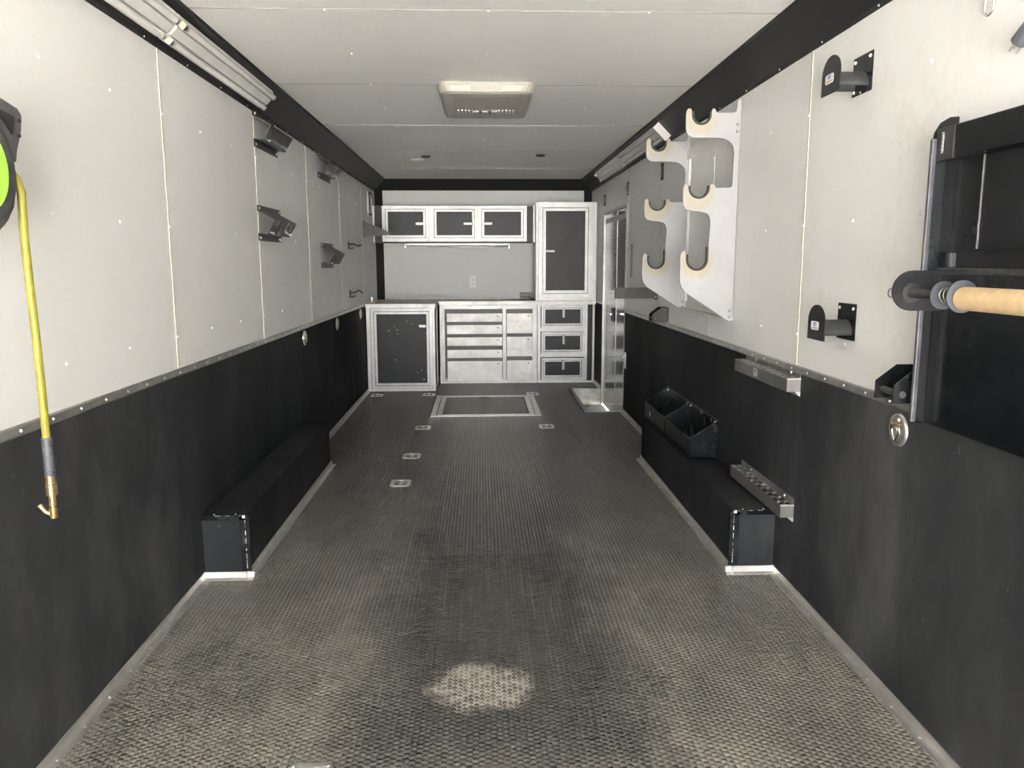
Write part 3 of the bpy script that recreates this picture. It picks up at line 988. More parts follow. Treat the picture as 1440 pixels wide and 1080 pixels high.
# worktop
wt = thing('worktop', 'continuous metal worktop over the base cabinets along the back wall', 'worktop', (0, 8.8, 0.87))
MB().prism([(-1.212, 7.985), (-0.512, 7.985), (-0.512, 8.485), (1.208, 8.485), (1.208, YB - 0.004), (-1.212, YB - 0.004)], 'z', 0.870, 0.902).build('top', M_TOP, wt)
e = MB()
e.box(-1.214, -0.506, 7.976, 7.986, 0.862, 0.904)
e.build('edge_trim', M_ALUB, wt, 0.002)
MB().box(-0.498, 1.212, 8.474, 8.484, 0.862, 0.904).build('edge_trim', M_ALUB, wt, 0.002)
MB().box(-0.511, -0.503, 7.99, 8.474, 0.862, 0.904).build('edge_trim', M_ALUD, wt, 0.002)
MB().box(-1.13, 0.54, YB - 0.016, YB - 0.003, 0.902, 0.918).build('back_strip', M_ALUB, wt, 0.001)
rivets('rivet', wt, [(-1.1 + 0.2 * k, 7.976, 0.884) for k in range(3)] + [(-0.42 + 0.15 * k, 8.474, 0.884) for k in range(11)], (0, -1, 0), 0.004, 0.002, M_ALUD)

# overhead cabinet with three doors
YO = 8.70
c = thing('overhead_cabinet', 'aluminium overhead cabinet with three black doors on the back wall', 'cabinet', (-0.35, 8.85, 1.54))
MB().box(-1.216, 0.530, YO + 0.004, YB - 0.002, 1.535, 1.932).build('body', M_BPAN, c)
MB().box(-1.212, -1.192, YO - 0.004, YO + 0.03, 1.535, 1.932).build('end_angle', M_ALUB, c, 0.002)
MB().box(-1.110, 0.470, YO - 0.003, YO + 0.004, 1.545, 1.930).build('face_frame', M_ALU, c)
for (a, b, h0, h1) in ((-1.108, -0.600, -0.745, -0.650), (-0.580, -0.068, -0.224, -0.126), (-0.060, 0.468, -0.006, 0.092)):
    dl = door_leaf(c, a, b, 1.550, 1.928, YO - 0.002, 0.062, fmat=M_ALU)
    pull_h(dl, h0, h1, 1.737, YO - 0.002, 0.030)

# tall locker on the worktop
c = thing('tall_locker', 'tall aluminium locker with one black door standing on the worktop right end', 'cabinet', (0.885, 8.76, 0.904))
tx0, tx1, tz0, tz1 = 0.558, 1.212, 0.9045, 1.955
MB().box(tx0, tx1, YF + 0.004, YB - 0.002, tz0, tz1).build('body', M_ALU, c)
MB().box(tx0 - 0.004, tx0 + 0.024, YF - 0.004, YF + 0.024, tz0, tz1).build('corner_angle', M_ALUB, c, 0.002)
MB().box(tx1 - 0.026, tx1 + 0.002, YF - 0.004, YF + 0.024, tz0, tz1).build('corner_angle', M_ALU, c, 0.002)
MB().box(tx0 + 0.024, tx1 - 0.026, YF - 0.003, YF + 0.004, tz0, tz1).build('face_frame', M_ALU, c)
dl = door_leaf(c, 0.585, 1.165, 0.938, 1.938, YF - 0.002, 0.078, fmat=M_ALU)
pull_h(dl, 0.665, 0.760, 1.435, YF - 0.002, 0.026)
MB().box(tx0 - 0.022, tx0 - 0.006, 8.66, 8.69, 1.53, 1.935).build('side_filler', M_ALUB, c, 0.002)
MB().box(tx0 - 0.008, tx0, 8.66, 8.69, 1.53, 1.935).build('side_filler', M_ALUD, c)

# lamp under the overhead cabinet
lp = thing('under_cabinet_lamp', 'thin tube lamp under the three-door overhead cabinet', 'lamp', (-0.3, 8.94, 1.5))
MB().box(-0.894, 0.290, 8.90, 9.00, 1.505, 1.534).build('housing', M_ALU, lp, 0.003)
MB().cyl((-0.87, 8.93, 1.492), (0.27, 8.93, 1.492), 0.013, 10).build('tube', M_TUBE, lp)
for x in (-0.894, 0.272):
    MB().box(x, x + 0.018, 8.912, 8.948, 1.475, 1.505).build('end_cap', M_ZINC, lp, 0.002)
MB().cyl((0.03, 8.90, 1.52), (0.03, 8.896, 1.52), 0.008, 8).build('button', M_OFFW, lp)

# outlet
o = thing('power_outlet', 'white double power outlet on the back wall above the worktop', 'outlet', (-0.13, YB, 1.10))
MB().box(-0.170, -0.096, YB - 0.006, YB, 1.032, 1.168).build('cover_plate', M_OFFW, o, 0.002)
for z in (1.075, 1.125):
    f = MB().box(-0.150, -0.116, YB - 0.009, YB - 0.006, z - 0.018, z + 0.018).build('socket', M_OFFW, o, 0.002)
    s2 = MB()
    for dx in (-0.007, 0.007):
        s2.box(-0.133 + dx - 0.0016, -0.133 + dx + 0.0016, YB - 0.0096, YB - 0.009, z - 0.002, z + 0.010)
    s2.cyl((-0.133, YB - 0.009, z - 0.010), (-0.133, YB - 0.0097, z - 0.010), 0.003, 8)
    s2.build('slot', M_DARKP, f)
# power strip box on the worktop
pb = thing('power_box', 'small grey-green socket box on the worktop beside the tall locker', 'socket box', (0.47, 8.93, 0.902))
MB().box(0.405, 0.530, 8.90, 8.97, 0.9025, 0.972).build('case', M_GREEN, pb, 0.006, seg=2)
for x in (0.435, 0.468, 0.50):
    MB().box(x - 0.008, x + 0.008, 8.898, 8.90, 0.925, 0.940).build('socket', M_DARKP, pb)
MB().tube([(0.53, 8.92, 0.915), (0.545, 8.88, 0.91), (0.535, 8.82, 0.908), (0.548, 8.76, 0.908), (0.548, 8.62, 0.908)], 0.006, 6).build('cord', M_DARKP, pb)
# spring latch on the left end of the worktop
lt = thing('worktop_latch', 'small upright chrome latch pin at the worktop left end', 'latch', (-1.17, 8.2, 0.904))
MB().cyl((-1.185, 8.25, 0.9025), (-1.185, 8.25, 0.960), 0.005, 8).build('pin', M_CHROME, lt)
MB().cyl((-1.160, 8.25, 0.9025), (-1.160, 8.25, 0.952), 0.005, 8).build('pin', M_ALUD, lt)
MB().box(-1.200, -1.145, 8.235, 8.265, 0.902, 0.908).build('plate', M_BRASS, lt)

# ------------------------------------------------------------------ ceiling things
ac = thing('air_conditioner', 'beige plastic air conditioner panel on the middle of the ceiling', 'air conditioner', (0, 4.5, ZC))
def ring(xh, ya, yb, z, r):
    out = []
    for cx, cy, a0 in ((xh - r, ya + r, -90), (xh - r, yb - r, 0), (-xh + r, yb - r, 90), (-xh + r, ya + r, 180)):
        for k in range(5):
            t = math.radians(a0 + k * 22.5)
            out.append((cx + r * math.cos(t), cy + r * math.sin(t), z))
    return out
rings = [ring(0.252, 4.19, 4.985, ZC, 0.06), ring(0.250, 4.185, 4.98, ZC - 0.020, 0.06), ring(0.238, 4.188, 4.96, ZC - 0.048, 0.06), ring(0.222, 4.205, 4.90, ZC - 0.058, 0.055), ring(0.185, 4.26, 4.72, ZC - 0.063, 0.05)]
vs, fs = [], []
n = 20
for r in rings:
    vs += r
for q in range(len(rings) - 1):
    for i in range(n):
        j = (i + 1) % n
        fs.append((q * n + j, q * n + i, (q + 1) * n + i, (q + 1) * n + j))
fs.append(tuple(reversed(range((len(rings) - 1) * n, len(rings) * n))))
body = MB().add(vs, fs, False)
body.build('cover', M_BEIGE, ac, 0.004, seg=2)
MB().add([(-0.078, 4.1855, ZC - 0.006), (0.078, 4.1855, ZC - 0.006), (0.078, 4.1845, ZC - 0.046), (-0.078, 4.1845, ZC - 0.046),
          (-0.078, 4.20, ZC - 0.006), (0.078, 4.20, ZC - 0.006), (0.078, 4.20, ZC - 0.046), (-0.078, 4.20, ZC - 0.046)],
         [(0, 3, 2, 1), (4, 5, 6, 7), (0, 1, 5, 4), (1, 2, 6, 5), (2, 3, 7, 6), (3, 0, 4, 7)]).build('access_panel', M_BEIGE, ac, 0.0015)
MB().frame(-0.082, 0.082, ZC - 0.050, ZC - 0.003, 0.003, 4.1850, 4.20).build('panel_gap', M_ALUD, ac)
for sx in (-1, 1):
    for k in range(5):
        x = sx * (0.075 + k * 0.020)
        MB().box(x - 0.004, x + 0.004, 4.60, 4.70, ZC - 0.069, ZC - 0.061).build('louver', M_OFFW, ac)
MB().box(-0.072, 0.072, 4.60, 4.70, ZC - 0.065, ZC - 0.061).build('grille', M_GREEN, ac)
for x in (-0.032, 0.022):
    MB().box(x - 0.004, x + 0.004, 4.585, 4.66, ZC - 0.074, ZC - 0.061).build('lever', M_DARKP, ac)
for x in (-0.058, -0.005, 0.048):
    MB().box(x - 0.018, x + 0.018, 4.62, 4.66, ZC - 0.070, ZC - 0.062).build('knob', M_OFFW, ac, 0.003)
MB().cyl((-0.07, 4.59, ZC - 0.063), (-0.07, 4.59, ZC - 0.068), 0.007, 8).build('button', M_DARKP, ac)

dm = thing('ceiling_disc', 'round white ceiling disc beside the left dark fitting near the back', 'ceiling fitting', (-0.60, 7.25, ZC))
MB().cyl((-0.60, 7.25, ZC), (-0.60, 7.25, ZC - 0.010), 0.062, 24, 0.056).build('rim', M_OFFW, dm)
MB().cyl((-0.60, 7.25, ZC - 0.010), (-0.60, 7.25, ZC - 0.018), 0.044, 24, 0.030).build('dome', M_CREAM, dm)
def spot(x, y, lb):
    t = thing('ceiling_spot', lb, 'ceiling fitting', (x, y, ZC), 'dark oval fittings on the ceiling')
    MB().cyl((x, y, ZC), (x, y, ZC - 0.012), 0.042, 16, 0.036).build('rim', M_DARKP, t)
    MB().cyl((x, y, ZC - 0.012), (x, y, ZC - 0.016), 0.026, 16, 0.02).build('lens', M_GREYP, t)
    return t
sp0 = spot(-0.508, 7.04, 'small dark oval ceiling fitting beside the round white ceiling disc')
dup(sp0, (0.994, -0.09, 0), 'small dark oval ceiling fitting alone on the right half of the ceiling')

# fluorescent fixtures on the corner trims
def fixture(s, ya, yb, tubes, label, endcap=False):
    """local frame: u runs across the 45 degree trim from wall to ceiling, n points into the room"""
    o = Vector((s * W2, 0, ZC - CV))
    u = Vector((-s, 0, 1)).normalized()
    nn = Vector((-s, 0, -1)).normalized()
    def P(a, y, h):
        p = o + u * a + nn * (h + 0.004)
        return (p.x, y, p.z)
    def bar(mb, prof, y0, y1):
        n = len(prof)
        vs = [P(a, y0, h) for a, h in prof] + [P(a, y1, h) for a, h in prof]
        fs = [tuple(range(n)), tuple(range(2 * n - 1, n - 1, -1))] + [(i, i + n, (i + 1) % n + n, (i + 1) % n) for i in range(n)]
        if s > 0:
            fs = [tuple(reversed(f)) for f in fs]
        return mb.add(vs, fs)
    c = P(0.08, (ya + yb) / 2, 0)
    t = thing('fluorescent_fixture', label, 'light fixture', c, 'unlit fluorescent fixtures on the ceiling corners')
    bar(MB(), [(0.022, 0), (0.022, 0.014), (0.030, 0.020), (0.052, 0.020), (0.060, 0.034), (0.096, 0.034), (0.104, 0.020), (0.126, 0.020), (0.134, 0.014), (0.134, 0)], ya, yb).build('housing', M_WLAMP, t)
    for a in (0.041, 0.115):
        for y in (ya + 0.004, yb - 0.022):
            bar(MB(), [(a - 0.013, 0.018), (a - 0.013, 0.046), (a + 0.013, 0.046), (a + 0.013, 0.018)], y, y + 0.018).build('lamp_holder', M_CREAM, t, 0.003)
    for a in tubes:
        tb = MB().cyl(P(a, ya + 0.022, 0.040), P(a, yb - 0.022, 0.040), 0.0127, 12).build('tube', M_TUBE, t)
        for y0, y1 in ((ya + 0.022, ya + 0.040), (yb - 0.040, yb - 0.022)):
            MB().cyl(P(a, y0, 0.040), P(a, y1, 0.040), 0.0133, 12).build('tube_cap', M_ALU, tb)
    if endcap:
        bar(MB(), [(0.018, 0), (0.018, 0.050), (0.138, 0.050), (0.138, 0)], ya - 0.006, ya).build('end_plate', M_WLAMP, t)
    if len(tubes) < 2:
        bar(MB(), [(0.064, 0.034), (0.064, 0.037), (0.092, 0.037), (0.092, 0.034)], ya + 0.55, ya + 0.85).build('ballast_label', M_RIVET, t)
    return t
fixture(-1, 1.78, 2.995, (0.041, 0.115), 'unlit twin-tube fixture nearest the camera on the left ceiling corner')
fixture(-1, 3.025, 4.30, (0.041, 0.115), 'unlit twin-tube fixture ending above the angled brackets on the left ceiling corner')
fixture(1, 5.20, 6.60, (0.041, 0.115), 'unlit twin-tube fixture behind the white hook rack on the right ceiling corner', True)
fixture(1, 6.64, 7.96, (), 'empty fixture without tubes farthest back on the right ceiling corner')

# ------------------------------------------------------------------ left wall things
def angled_bracket(label, mat):
    y0, y1 = 4.270, 4.742
    X = -W2
    t = thing('angled_bracket', label, 'bracket', (X, 4.5, 1.53), 'angled brackets on the left wall')
    th = 0.004
    # bent sheet: flange, slope out to the ridge, face back to the lower web
    MB().box(X, X + th, y0, y1, 1.594, 1.624).build('flange', M_BMET, t)
    MB().box(X, X + th, y0, y1, 1.437, 1.476).build('flange', M_BMET, t)
    MB().prism([(X, 1.598), (X, 1.594), (-1.128, 1.5415), (-1.123, 1.545)], 'y', y0, y1).build('upper_plate', M_GMET, t)
    MB().prism([(-1.123, 1.545), (-1.128, 1.5475), (-1.176, 1.470), (-1.171, 1.467)], 'y', y0, y1).build('face_plate', mat, t)
    MB().prism([(-1.171, 1.467), (-1.171, 1.471), (X, 1.478), (X, 1.474)], 'y', y0, y1).build('lower_plate', M_BMET, t)
    screws(t, [(X + th, y0 + 0.035, 1.609), (X + th, y1 - 0.03, 1.609), (X + th, y0 + 0.035, 1.452), (X + th, y1 - 0.03, 1.452)], (1, 0, 0), 0.0075, 0.004, M_GLINT)
    nv = Vector((0.848, 0, -0.53))
    for y, k in ((y0 + 0.05, 0.18), (y1 - 0.06, 0.25)):
        p = Vector((-1.171, y, 1.467)).lerp(Vector((-1.123, y, 1.545)), k)
        MB().cyl(p, p + nv * 0.020, 0.007, 8).build('pin', M_CHROME, t)
    return t
b0 = angled_bracket('angled black wall bracket with white scuffs, lower of the nearer pair', M_SCUFF)
b1 = angled_bracket('clean charcoal angled wall bracket tucked under the left light fixture end', M_GMET)
b1.location.z += 0.487
b2 = dup(b0, (0, 1.615, 0.497), 'scuffed angled bracket under the ceiling trim, upper of the farther pair')
b3 = dup(b1, (0, 1.63, -0.487 - 0.158), 'clean angled wall bracket below the ceiling ones, lower of the farther pair')

# gusset brackets (black plates standing out from the walls)
g = thing('gusset_shelf_bracket', 'black triangular gusset on the left wall in front of the overhead cabinet', 'bracket', (-W2, 8.03, 1.6))
MB().prism([(-W2, 1.578), (-0.958, 1.594), (-0.952, 1.604), (-0.958, 1.622), (-W2, 1.738)], 'y', 8.03, 8.036).build('gusset', M_GMET, g)
MB().box(-W2, -W2 + 0.005, 8.02, 8.10, 1.572, 1.742).build('wall_plate', M_BMET, g)
MB().box(-W2 + 0.10, -W2 + 0.106, 8.0295, 8.037, 1.58, 1.69).build('crease', M_BMET, g)
g = thing('wall_blade_bracket', 'flat black plate standing out from the right wall behind the white hook rack', 'bracket', (W2, 5.55, 1.09))
MB().prism([(0.923, 1.061), (1.22, 1.060), (1.22, 1.098), (1.142, 1.141), (0.923, 1.138)], 'y', 5.55, 5.556).build('blade', M_BMET, g)
MB().box(0.923, 0.929, 5.556, 5.60, 1.061, 1.138).build('return_edge', M_BMET, g)
MB().box(1.214, 1.219, 5.54, 5.62, 1.05, 1.12).build('wall_plate', M_BMET, g)
screws(g, [(1.208, 5.549, 1.07)], (0, -1, 0), 0.005)

def wall_hook(y, z, droop, label):
    t = thing('coat_hook', label, 'hook', (-W2, y, z), 'slim dark hooks on the left wall')
    MB().box(-W2, -W2 + 0.006, y - 0.03, y + 0.03, z - 0.035, z + 0.035).build('base_plate', M_BMET, t, 0.002)
    MB().tube([(-W2 + 0.006, y, z + 0.01), (-W2 + 0.045, y, z + 0.012), (-W2 + 0.085, y, z + droop), (-W2 + 0.115, y, z + 0.004)], 0.008, 8).build('prong', M_GMET, t)
    MB().tube([(-W2 + 0.006, y, z - 0.02), (-W2 + 0.03, y, z - 0.028), (-W2 + 0.05, y, z - 0.015)], 0.006, 8).build('short_prong', M_GMET, t)
    return t
wall_hook(7.12, 1.470, -0.006, 'slim dark wall hook below the left gusset, upper of two')
wall_hook(7.11, 1.040, 0.034, 'slim dark wall hook just above the worktop corner, lower of two')

sw = thing('wall_latch_frame', 'narrow chrome and black latch frame high in the far left corner', 'latch', (-W2, 8.5, 1.93))
MB().box(-W2, -W2 + 0.008, 8.40, 8.58, 1.81, 2.055).build('back_plate', M_OFFW, sw, 0.002)
MB().box(-W2 + 0.008, -W2 + 0.020, 8.46, 8.53, 1.87, 2.00).build('slot_cover', M_DARKP, sw, 0.002)
MB().box(-W2 + 0.008, -W2 + 0.026, 8.53, 8.56, 1.87, 2.005).build('bar', M_CHROME, sw, 0.002)
for z in (1.815, 2.035):
    MB().box(-W2 + 0.006, -W2 + 0.022, 8.42, 8.56, z, z + 0.018).build('clip', M_DARKP, sw, 0.002)

# hose reel
X1 = -1.080
hr = thing('hose_reel', 'dark grey hose reel with lime green face on the left wall, yellow hose hanging', 'hose reel', (-1.15, 1.72, 1.52))
cy, cz = 1.718, 1.520
case = MB()
prof = [(-1.214, 0.125), (-1.20, 0.140), (-1.11, 0.147), (-1.088, 0.143), (-1.080, 0.130), (-1.082, 0.101)]
n = 40
vs, fs = [], []
for x, r in prof:
    for i in range(n):
        a = 2 * PI * i / n
        vs.append((x, cy + r * math.cos(a), cz + r * math.sin(a)))
for q in range(len(prof) - 1):
    for i in range(n):
        j = (i + 1) % n
        fs.append((q * n + i, q * n + j, (q + 1) * n + j, (q + 1) * n + i))
fs.append(tuple(reversed(range(n))))
fs.append(tuple(range((len(prof) - 1) * n, len(prof) * n)))
case.add(vs, fs, True)
case.build('case', M_GREYP, hr)
MB().prism([(1.66, 1.69), (1.80, 1.684), (1.885, 1.668), (1.900, 1.655), (1.893, 1.62), (1.868, 1.57), (1.861, 1.545), (1.80, 1.58), (1.72, 1.645)], 'x', -1.125, -1.082).build('bracket_ear', M_GREYP, hr, 0.004, seg=2)
MB().prism([(1.79, 1.655), (1.865, 1.645), (1.850, 1.605)], 'x', -1.082, -1.079).build('bracket_web', M_DARKP, hr)
for (yy, z2) in ((1.883, 1.640), (1.877, 1.607)):
    MB().cyl((-1.0815, yy, z2), (-1.0785, yy, z2), 0.005, 10).build('bolt_hole', M_DARKP, hr)
MB().cyl((-1.082, cy, cz), (-1.074, cy, cz), 0.097, 40, 0.093).build('face_disc', M_LIME, hr, label='lime green round face')
MB().prism([(1.796, 1.412), (1.825, 1.444), (1.838, 1.480), (1.830, 1.482), (1.816, 1.450), (1.788, 1.420)], 'x', -1.083, -1.078).build('rim_rib', M_GMET, hr)
HX, HY = -1.087, 1.875
hz = MB().tube([(HX - 0.01, HY - 0.03, 1.535), (HX - 0.004, HY - 0.008, 1.51), (HX, HY, 1.48), (HX - 0.003, HY, 1.39), (HX - 0.0015, HY, 1.27), (HX + 0.0015, HY, 1.15), (HX + 0.003, HY, 1.03), (HX + 0.003, HY, 0.905)], 0.0093, 12)
hose = hz.build('hose', M_HOSE, hr, label='yellow air hose')
grip = MB()
for k in range(13):
    z = 0.905 - k * 0.0075
    grip.cyl((HX + 0.003, HY, z), (HX + 0.003, HY, z - 0.0045), 0.0125, 14)
grip.cyl((HX + 0.003, HY, 0.905), (HX + 0.003, HY, 0.810), 0.0108, 14)
grip.build('strain_relief', M_DGREY, hose)
fit = MB()
fit.cyl((HX + 0.003, HY, 0.812), (HX + 0.003, HY, 0.790), 0.0115, 6)
fit.cyl((HX + 0.003, HY, 0.789), (HX + 0.003, HY, 0.762), 0.0128, 14)
fit.cyl((HX + 0.003, HY, 0.762), (HX + 0.003, HY, 0.735), 0.0085, 12)
fit.cyl((HX + 0.003, HY, 0.735), (HX + 0.003, HY, 0.727), 0.0062, 12)
fit.cyl((HX + 0.003, HY, 0.728), (HX + 0.003, HY, 0.704), 0.0100, 12, 0.0085)
fit.build('brass_fitting', M_BRASS, hose)
MB().tube([(HX, HY, 0.712), (HX - 0.014, HY - 0.004, 0.720), (HX - 0.026, HY - 0.006, 0.738)], 0.0055, 8).build('chuck_lever', M_BRASS, hose)

# ------------------------------------------------------------------ right wall things
# white hook rack: two hook boards joined by rails on the wall
def mouth(cx, cz, r, z_right, z_left, n=14):
    """round hook mouth traced from its right lip down and up to the left lip"""
    return [(cx + r, z_right)] + [(cx + r * math.cos(PI * k / n), cz - r * math.sin(PI * k / n)) for k in range(n + 1)] + [(cx - r, z_left)]
MOUTHS = [mouth(1.027, 2.014, 0.047, 2.028, 2.030), mouth(1.026, 1.674, 0.052, 1.686, 1.683), mouth(1.0275, 1.330, 0.0545, 1.392, 1.356)]
HOOK = [(1.217, 2.091), (1.198, 2.08), (1.197, 2.043), (1.192, 2.03), (1.178, 2.026), (1.100, 2.025), (1.093, 2.042), (1.081, 2.045)] + MOUTHS[0] + \
    [(0.976, 2.042), (0.963, 2.044), (0.955, 2.034), (0.952, 2.019), (0.953, 1.948), (0.957, 1.933), (0.966, 1.921), (0.981, 1.913), (1.001, 1.910), (1.111, 1.909), (1.135, 1.906), (1.157, 1.897), (1.175, 1.884), (1.185, 1.868), (1.190, 1.845), (1.189, 1.705), (1.187, 1.684), (1.181, 1.676), (1.108, 1.674), (1.101, 1.688), (1.090, 1.694)] + MOUTHS[1] + \
    [(0.970, 1.690), (0.962, 1.693), (0.954, 1.689), (0.948, 1.670), (0.949, 1.604), (0.953, 1.588), (0.963, 1.575), (0.984, 1.566), (1.048, 1.559), (1.068, 1.552), (1.081, 1.538), (1.088, 1.513), (1.086, 1.474)] + MOUTHS[2] + \
    [(0.968, 1.367), (0.961, 1.371), (0.953, 1.367), (0.945, 1.350), (0.943, 1.244), (0.947, 1.215), (0.956, 1.192), (0.972, 1.172), (1.01, 1.146), (1.187, 1.032), (1.202, 1.026), (1.215, 1.032)]
rk = thing('hook_rack', 'white board rack with six padded hooks in two rows on the right wall', 'rack', (1.217, 3.84, 1.0))
def hook_board(y):
    bd = MB().prism(HOOK, 'y', y, y + 0.012).build('hook_board', M_HOOKW, rk, 0.0012)
    for pts in MOUTHS:
        line = MB()
        cx = (pts[0][0] + pts[-1][0]) / 2
        r = (pts[0][0] - pts[-1][0]) / 2
        k = (r - 0.0095) / r
        cz = pts[1][1]
        out = [(cx + (p[0] - cx) * k, cz + (p[1] - cz) * k if p[1] < cz else p[1]) for p in pts]
        n = len(pts)
        vs = [(p[0], y - 0.004, p[1]) for p in pts] + [(p[0], y - 0.004, p[1]) for p in out] + [(p[0], y + 0.016, p[1]) for p in pts] + [(p[0], y + 0.016, p[1]) for p in out]
        fs = []
        for i in range(n - 1):
            fs += [(i, i + 1, n + i + 1, n + i), (2 * n + i, 3 * n + i, 3 * n + i + 1, 2 * n + i + 1), (n + i, n + i + 1, 3 * n + i + 1, 3 * n + i), (i, 2 * n + i, 2 * n + i + 1, i + 1)]
        fs += [(0, n, 3 * n, 2 * n), (n - 1, 3 * n - 1, 4 * n - 1, 2 * n - 1)]
        line.add(vs, fs).build('hook_pad', M_RUBT, bd)
    screws(bd, [(1.203, y, 1.972), (1.203, y, 1.938), (1.199, y, 1.078), (1.199, y, 1.048)], (0, -1, 0), 0.0072, 0.002, M_ALUD)
    return bd
hook_board(3.84)
hook_board(4.75)
MB().box(1.195, 1.219, 3.852, 4.75, 1.925, 1.975).build('wall_rail', M_WALL, rk, 0.001)
MB().box(1.165, 1.219, 3.852, 4.75, 1.040, 1.044).build('wall_rail', M_WLAMP, rk, 0.001)
MB().box(1.210, 1.2195, 3.852, 4.75, 1.044, 1.085).build('wall_rail', M_WLAMP, rk, 0.001)
MB().box(1.207, 1.219, 4.728, 4.75, 1.044, 1.93).build('board_stile', M_WALL, rk, 0.001)

# saddle-shaped hose hangers
def hanger(z0, label):
    y0, y1 = 2.557, 2.690
    t = thing('saddle_hanger', label, 'hanger', (W2, 2.62, z0), 'black saddle hangers on the right wall')
    ym = (y0 + y1) / 2
    MB().box(W2 - 0.004, W2, y0, y1, z0, z0 + 0.124).build('wall_plate', M_BGLOSS, t, 0.003)
    XE = 1.112
    a = []
    for k in range(13):
        tt = PI * k / 12
        a.append((ym + (y1 - y0) / 2 * math.cos(tt), z0 + 0.062 + 0.058 * math.sin(tt)))
    MB().prism([(y0, z0), (y1, z0)] + a, 'x', XE, XE + 0.004).build('end_plate', M_BMET, t)
    # half-pipe saddle
    n = 12
    vs, fs = [], []
    for x in (XE + 0.004, W2 - 0.004):
        for r in (0.050, 0.046):
            for k in range(n + 1):
                tt = PI * k / n
                vs.append((x, ym + r * math.cos(tt), z0 + 0.018 + r * 1.02 * math.sin(tt)))
    m = n + 1
    for k in range(n):
        fs.append((k, 2 * m + k, 2 * m + k + 1, k + 1))
        fs.append((m + k, m + k + 1, 3 * m + k + 1, 3 * m + k))
    fs += [(0, m, 3 * m, 2 * m), (n, 2 * m + n, 3 * m + n, m + n)]
    MB().add(vs, fs, True).build('saddle', M_GMET, t)
    screws(t, [(W2 - 0.004, y0 + 0.016, z0 + 0.108), (W2 - 0.004, y1 - 0.016, z0 + 0.108), (W2 - 0.004, y1 - 0.016, z0 + 0.014)], (-1, 0, 0), 0.0065, 0.004, M_GLINT)
    sticker(t, (XE - 0.0006, ym + 0.006, z0 + 0.048), (0, -1, 0), (-1, 0, 0), 0.062, 0.030)
    return t
h0 = hanger(1.862, 'black saddle hanger high on the right wall near the ceiling trim')
dup(h0, (0, 0.003, -0.808), 'black saddle hanger low on the right wall above the upper step tray')

# aluminium step trays
def step_tray(z1, logo, label, zoff=0.0):
    y0, y1 = 2.972, 3.605
    xi, xw = 1.160, W2 - 0.004
    t = thing('step_tray', label, 'step tray', (xw, 3.29, z1), 'aluminium step trays on the right wall')
    h = 0.053
    # top sheet with punched holes
    nx, ny = 2, 10
    mb = MB()
    cw, cl = (xw - xi) / nx, (y1 - y0) / ny
    for i in range(nx):
        for j in range(ny):
            cx, cyy = xi + (i + 0.5) * cw, y0 + (j + 0.5) * cl
            vs, fs = [], []
            K = 8
            for k in range(K):
                a = 2 * PI * (k + 0.5) / K
                c2, s2 = math.cos(a), math.sin(a)
                sc = 1 / max(abs(c2), abs(s2))
                vs.append((cx + c2 * sc * cw / 2, cyy + s2 * sc * cl / 2, z1))
            for k in range(K):
                a = 2 * PI * (k + 0.5) / K
                vs.append((cx + 0.0125 * math.cos(a), cyy + 0.025 * math.sin(a), z1))
            for k in range(K):
                a = 2 * PI * (k + 0.5) / K
                vs.append((cx + 0.0115 * math.cos(a), cyy + 0.022 * math.sin(a), z1 - 0.006))
            for k in range(K):
                q = (k + 1) % K
                fs.append((k, q, K + q, K + k))
                fs.append((K + k, K + q, 2 * K + q, 2 * K + k))
            mb.add(vs, fs)
            sq = [(cx + sx * cw / 2, cyy + sy * cl / 2, z1) for sx, sy in ((1, 1), (-1, 1), (-1, -1), (1, -1))]
            for q, (k0, k1) in enumerate(((0, 1), (2, 3), (4, 5), (6, 7))):
                mb.add([sq[q], vs[k0], vs[k1]], [(0, 2, 1)])
    mb.build('perforated_top', M_ALUD, t)
    MB().box(xi, xi + 0.003, y0, y1, z1 - h, z1).build('front_plate', M_ALUD, t, 0.0008)
    MB().box(xi, xw, y0, y0 + 0.003, z1 - h, z1).build('end_plate', M_ALUD, t, 0.0008)
    MB().box(xi, xw, y1 - 0.003, y1, z1 - h, z1).build('end_plate', M_ALU, t, 0.0008)
    MB().box(xi, xw, y0 - 0.001, y0 + 0.004, z1 - 0.004, z1 + 0.001).build('end_lip', M_ALUB, t)
    MB().box(xw - 0.003, xw, y0 + 0.004, y1, z1, z1 + 0.026).build('back_flange', M_ALUD, t, 0.0006)
    MB().prism([(xw, z1 - h), (xw - 0.022, z1 - h), (xw - 0.004, z1 - h - 0.018), (xw, z1 - h - 0.018)], 'y', y0, y1).build('lower_flange', M_ALUB, t)
    screws(t, [(xw - 0.003, y0 + 0.09, z1 + 0.013), (xw - 0.003, y1 - 0.14, z1 + 0.013)], (-1, 0, 0), 0.006, 0.004, M_GLINT)
    if logo:
        sticker(t, (xi - 0.0006, 3.325, z1 - 0.024), (0, -1, 0), (-1, 0, 0), 0.048, 0.034)
    return t
step_tray(0.866, True, 'aluminium step tray with a small logo just under the wainscot cap')
step_tray(0.352, False, 'perforated aluminium step tray over the end of the right wheel box')

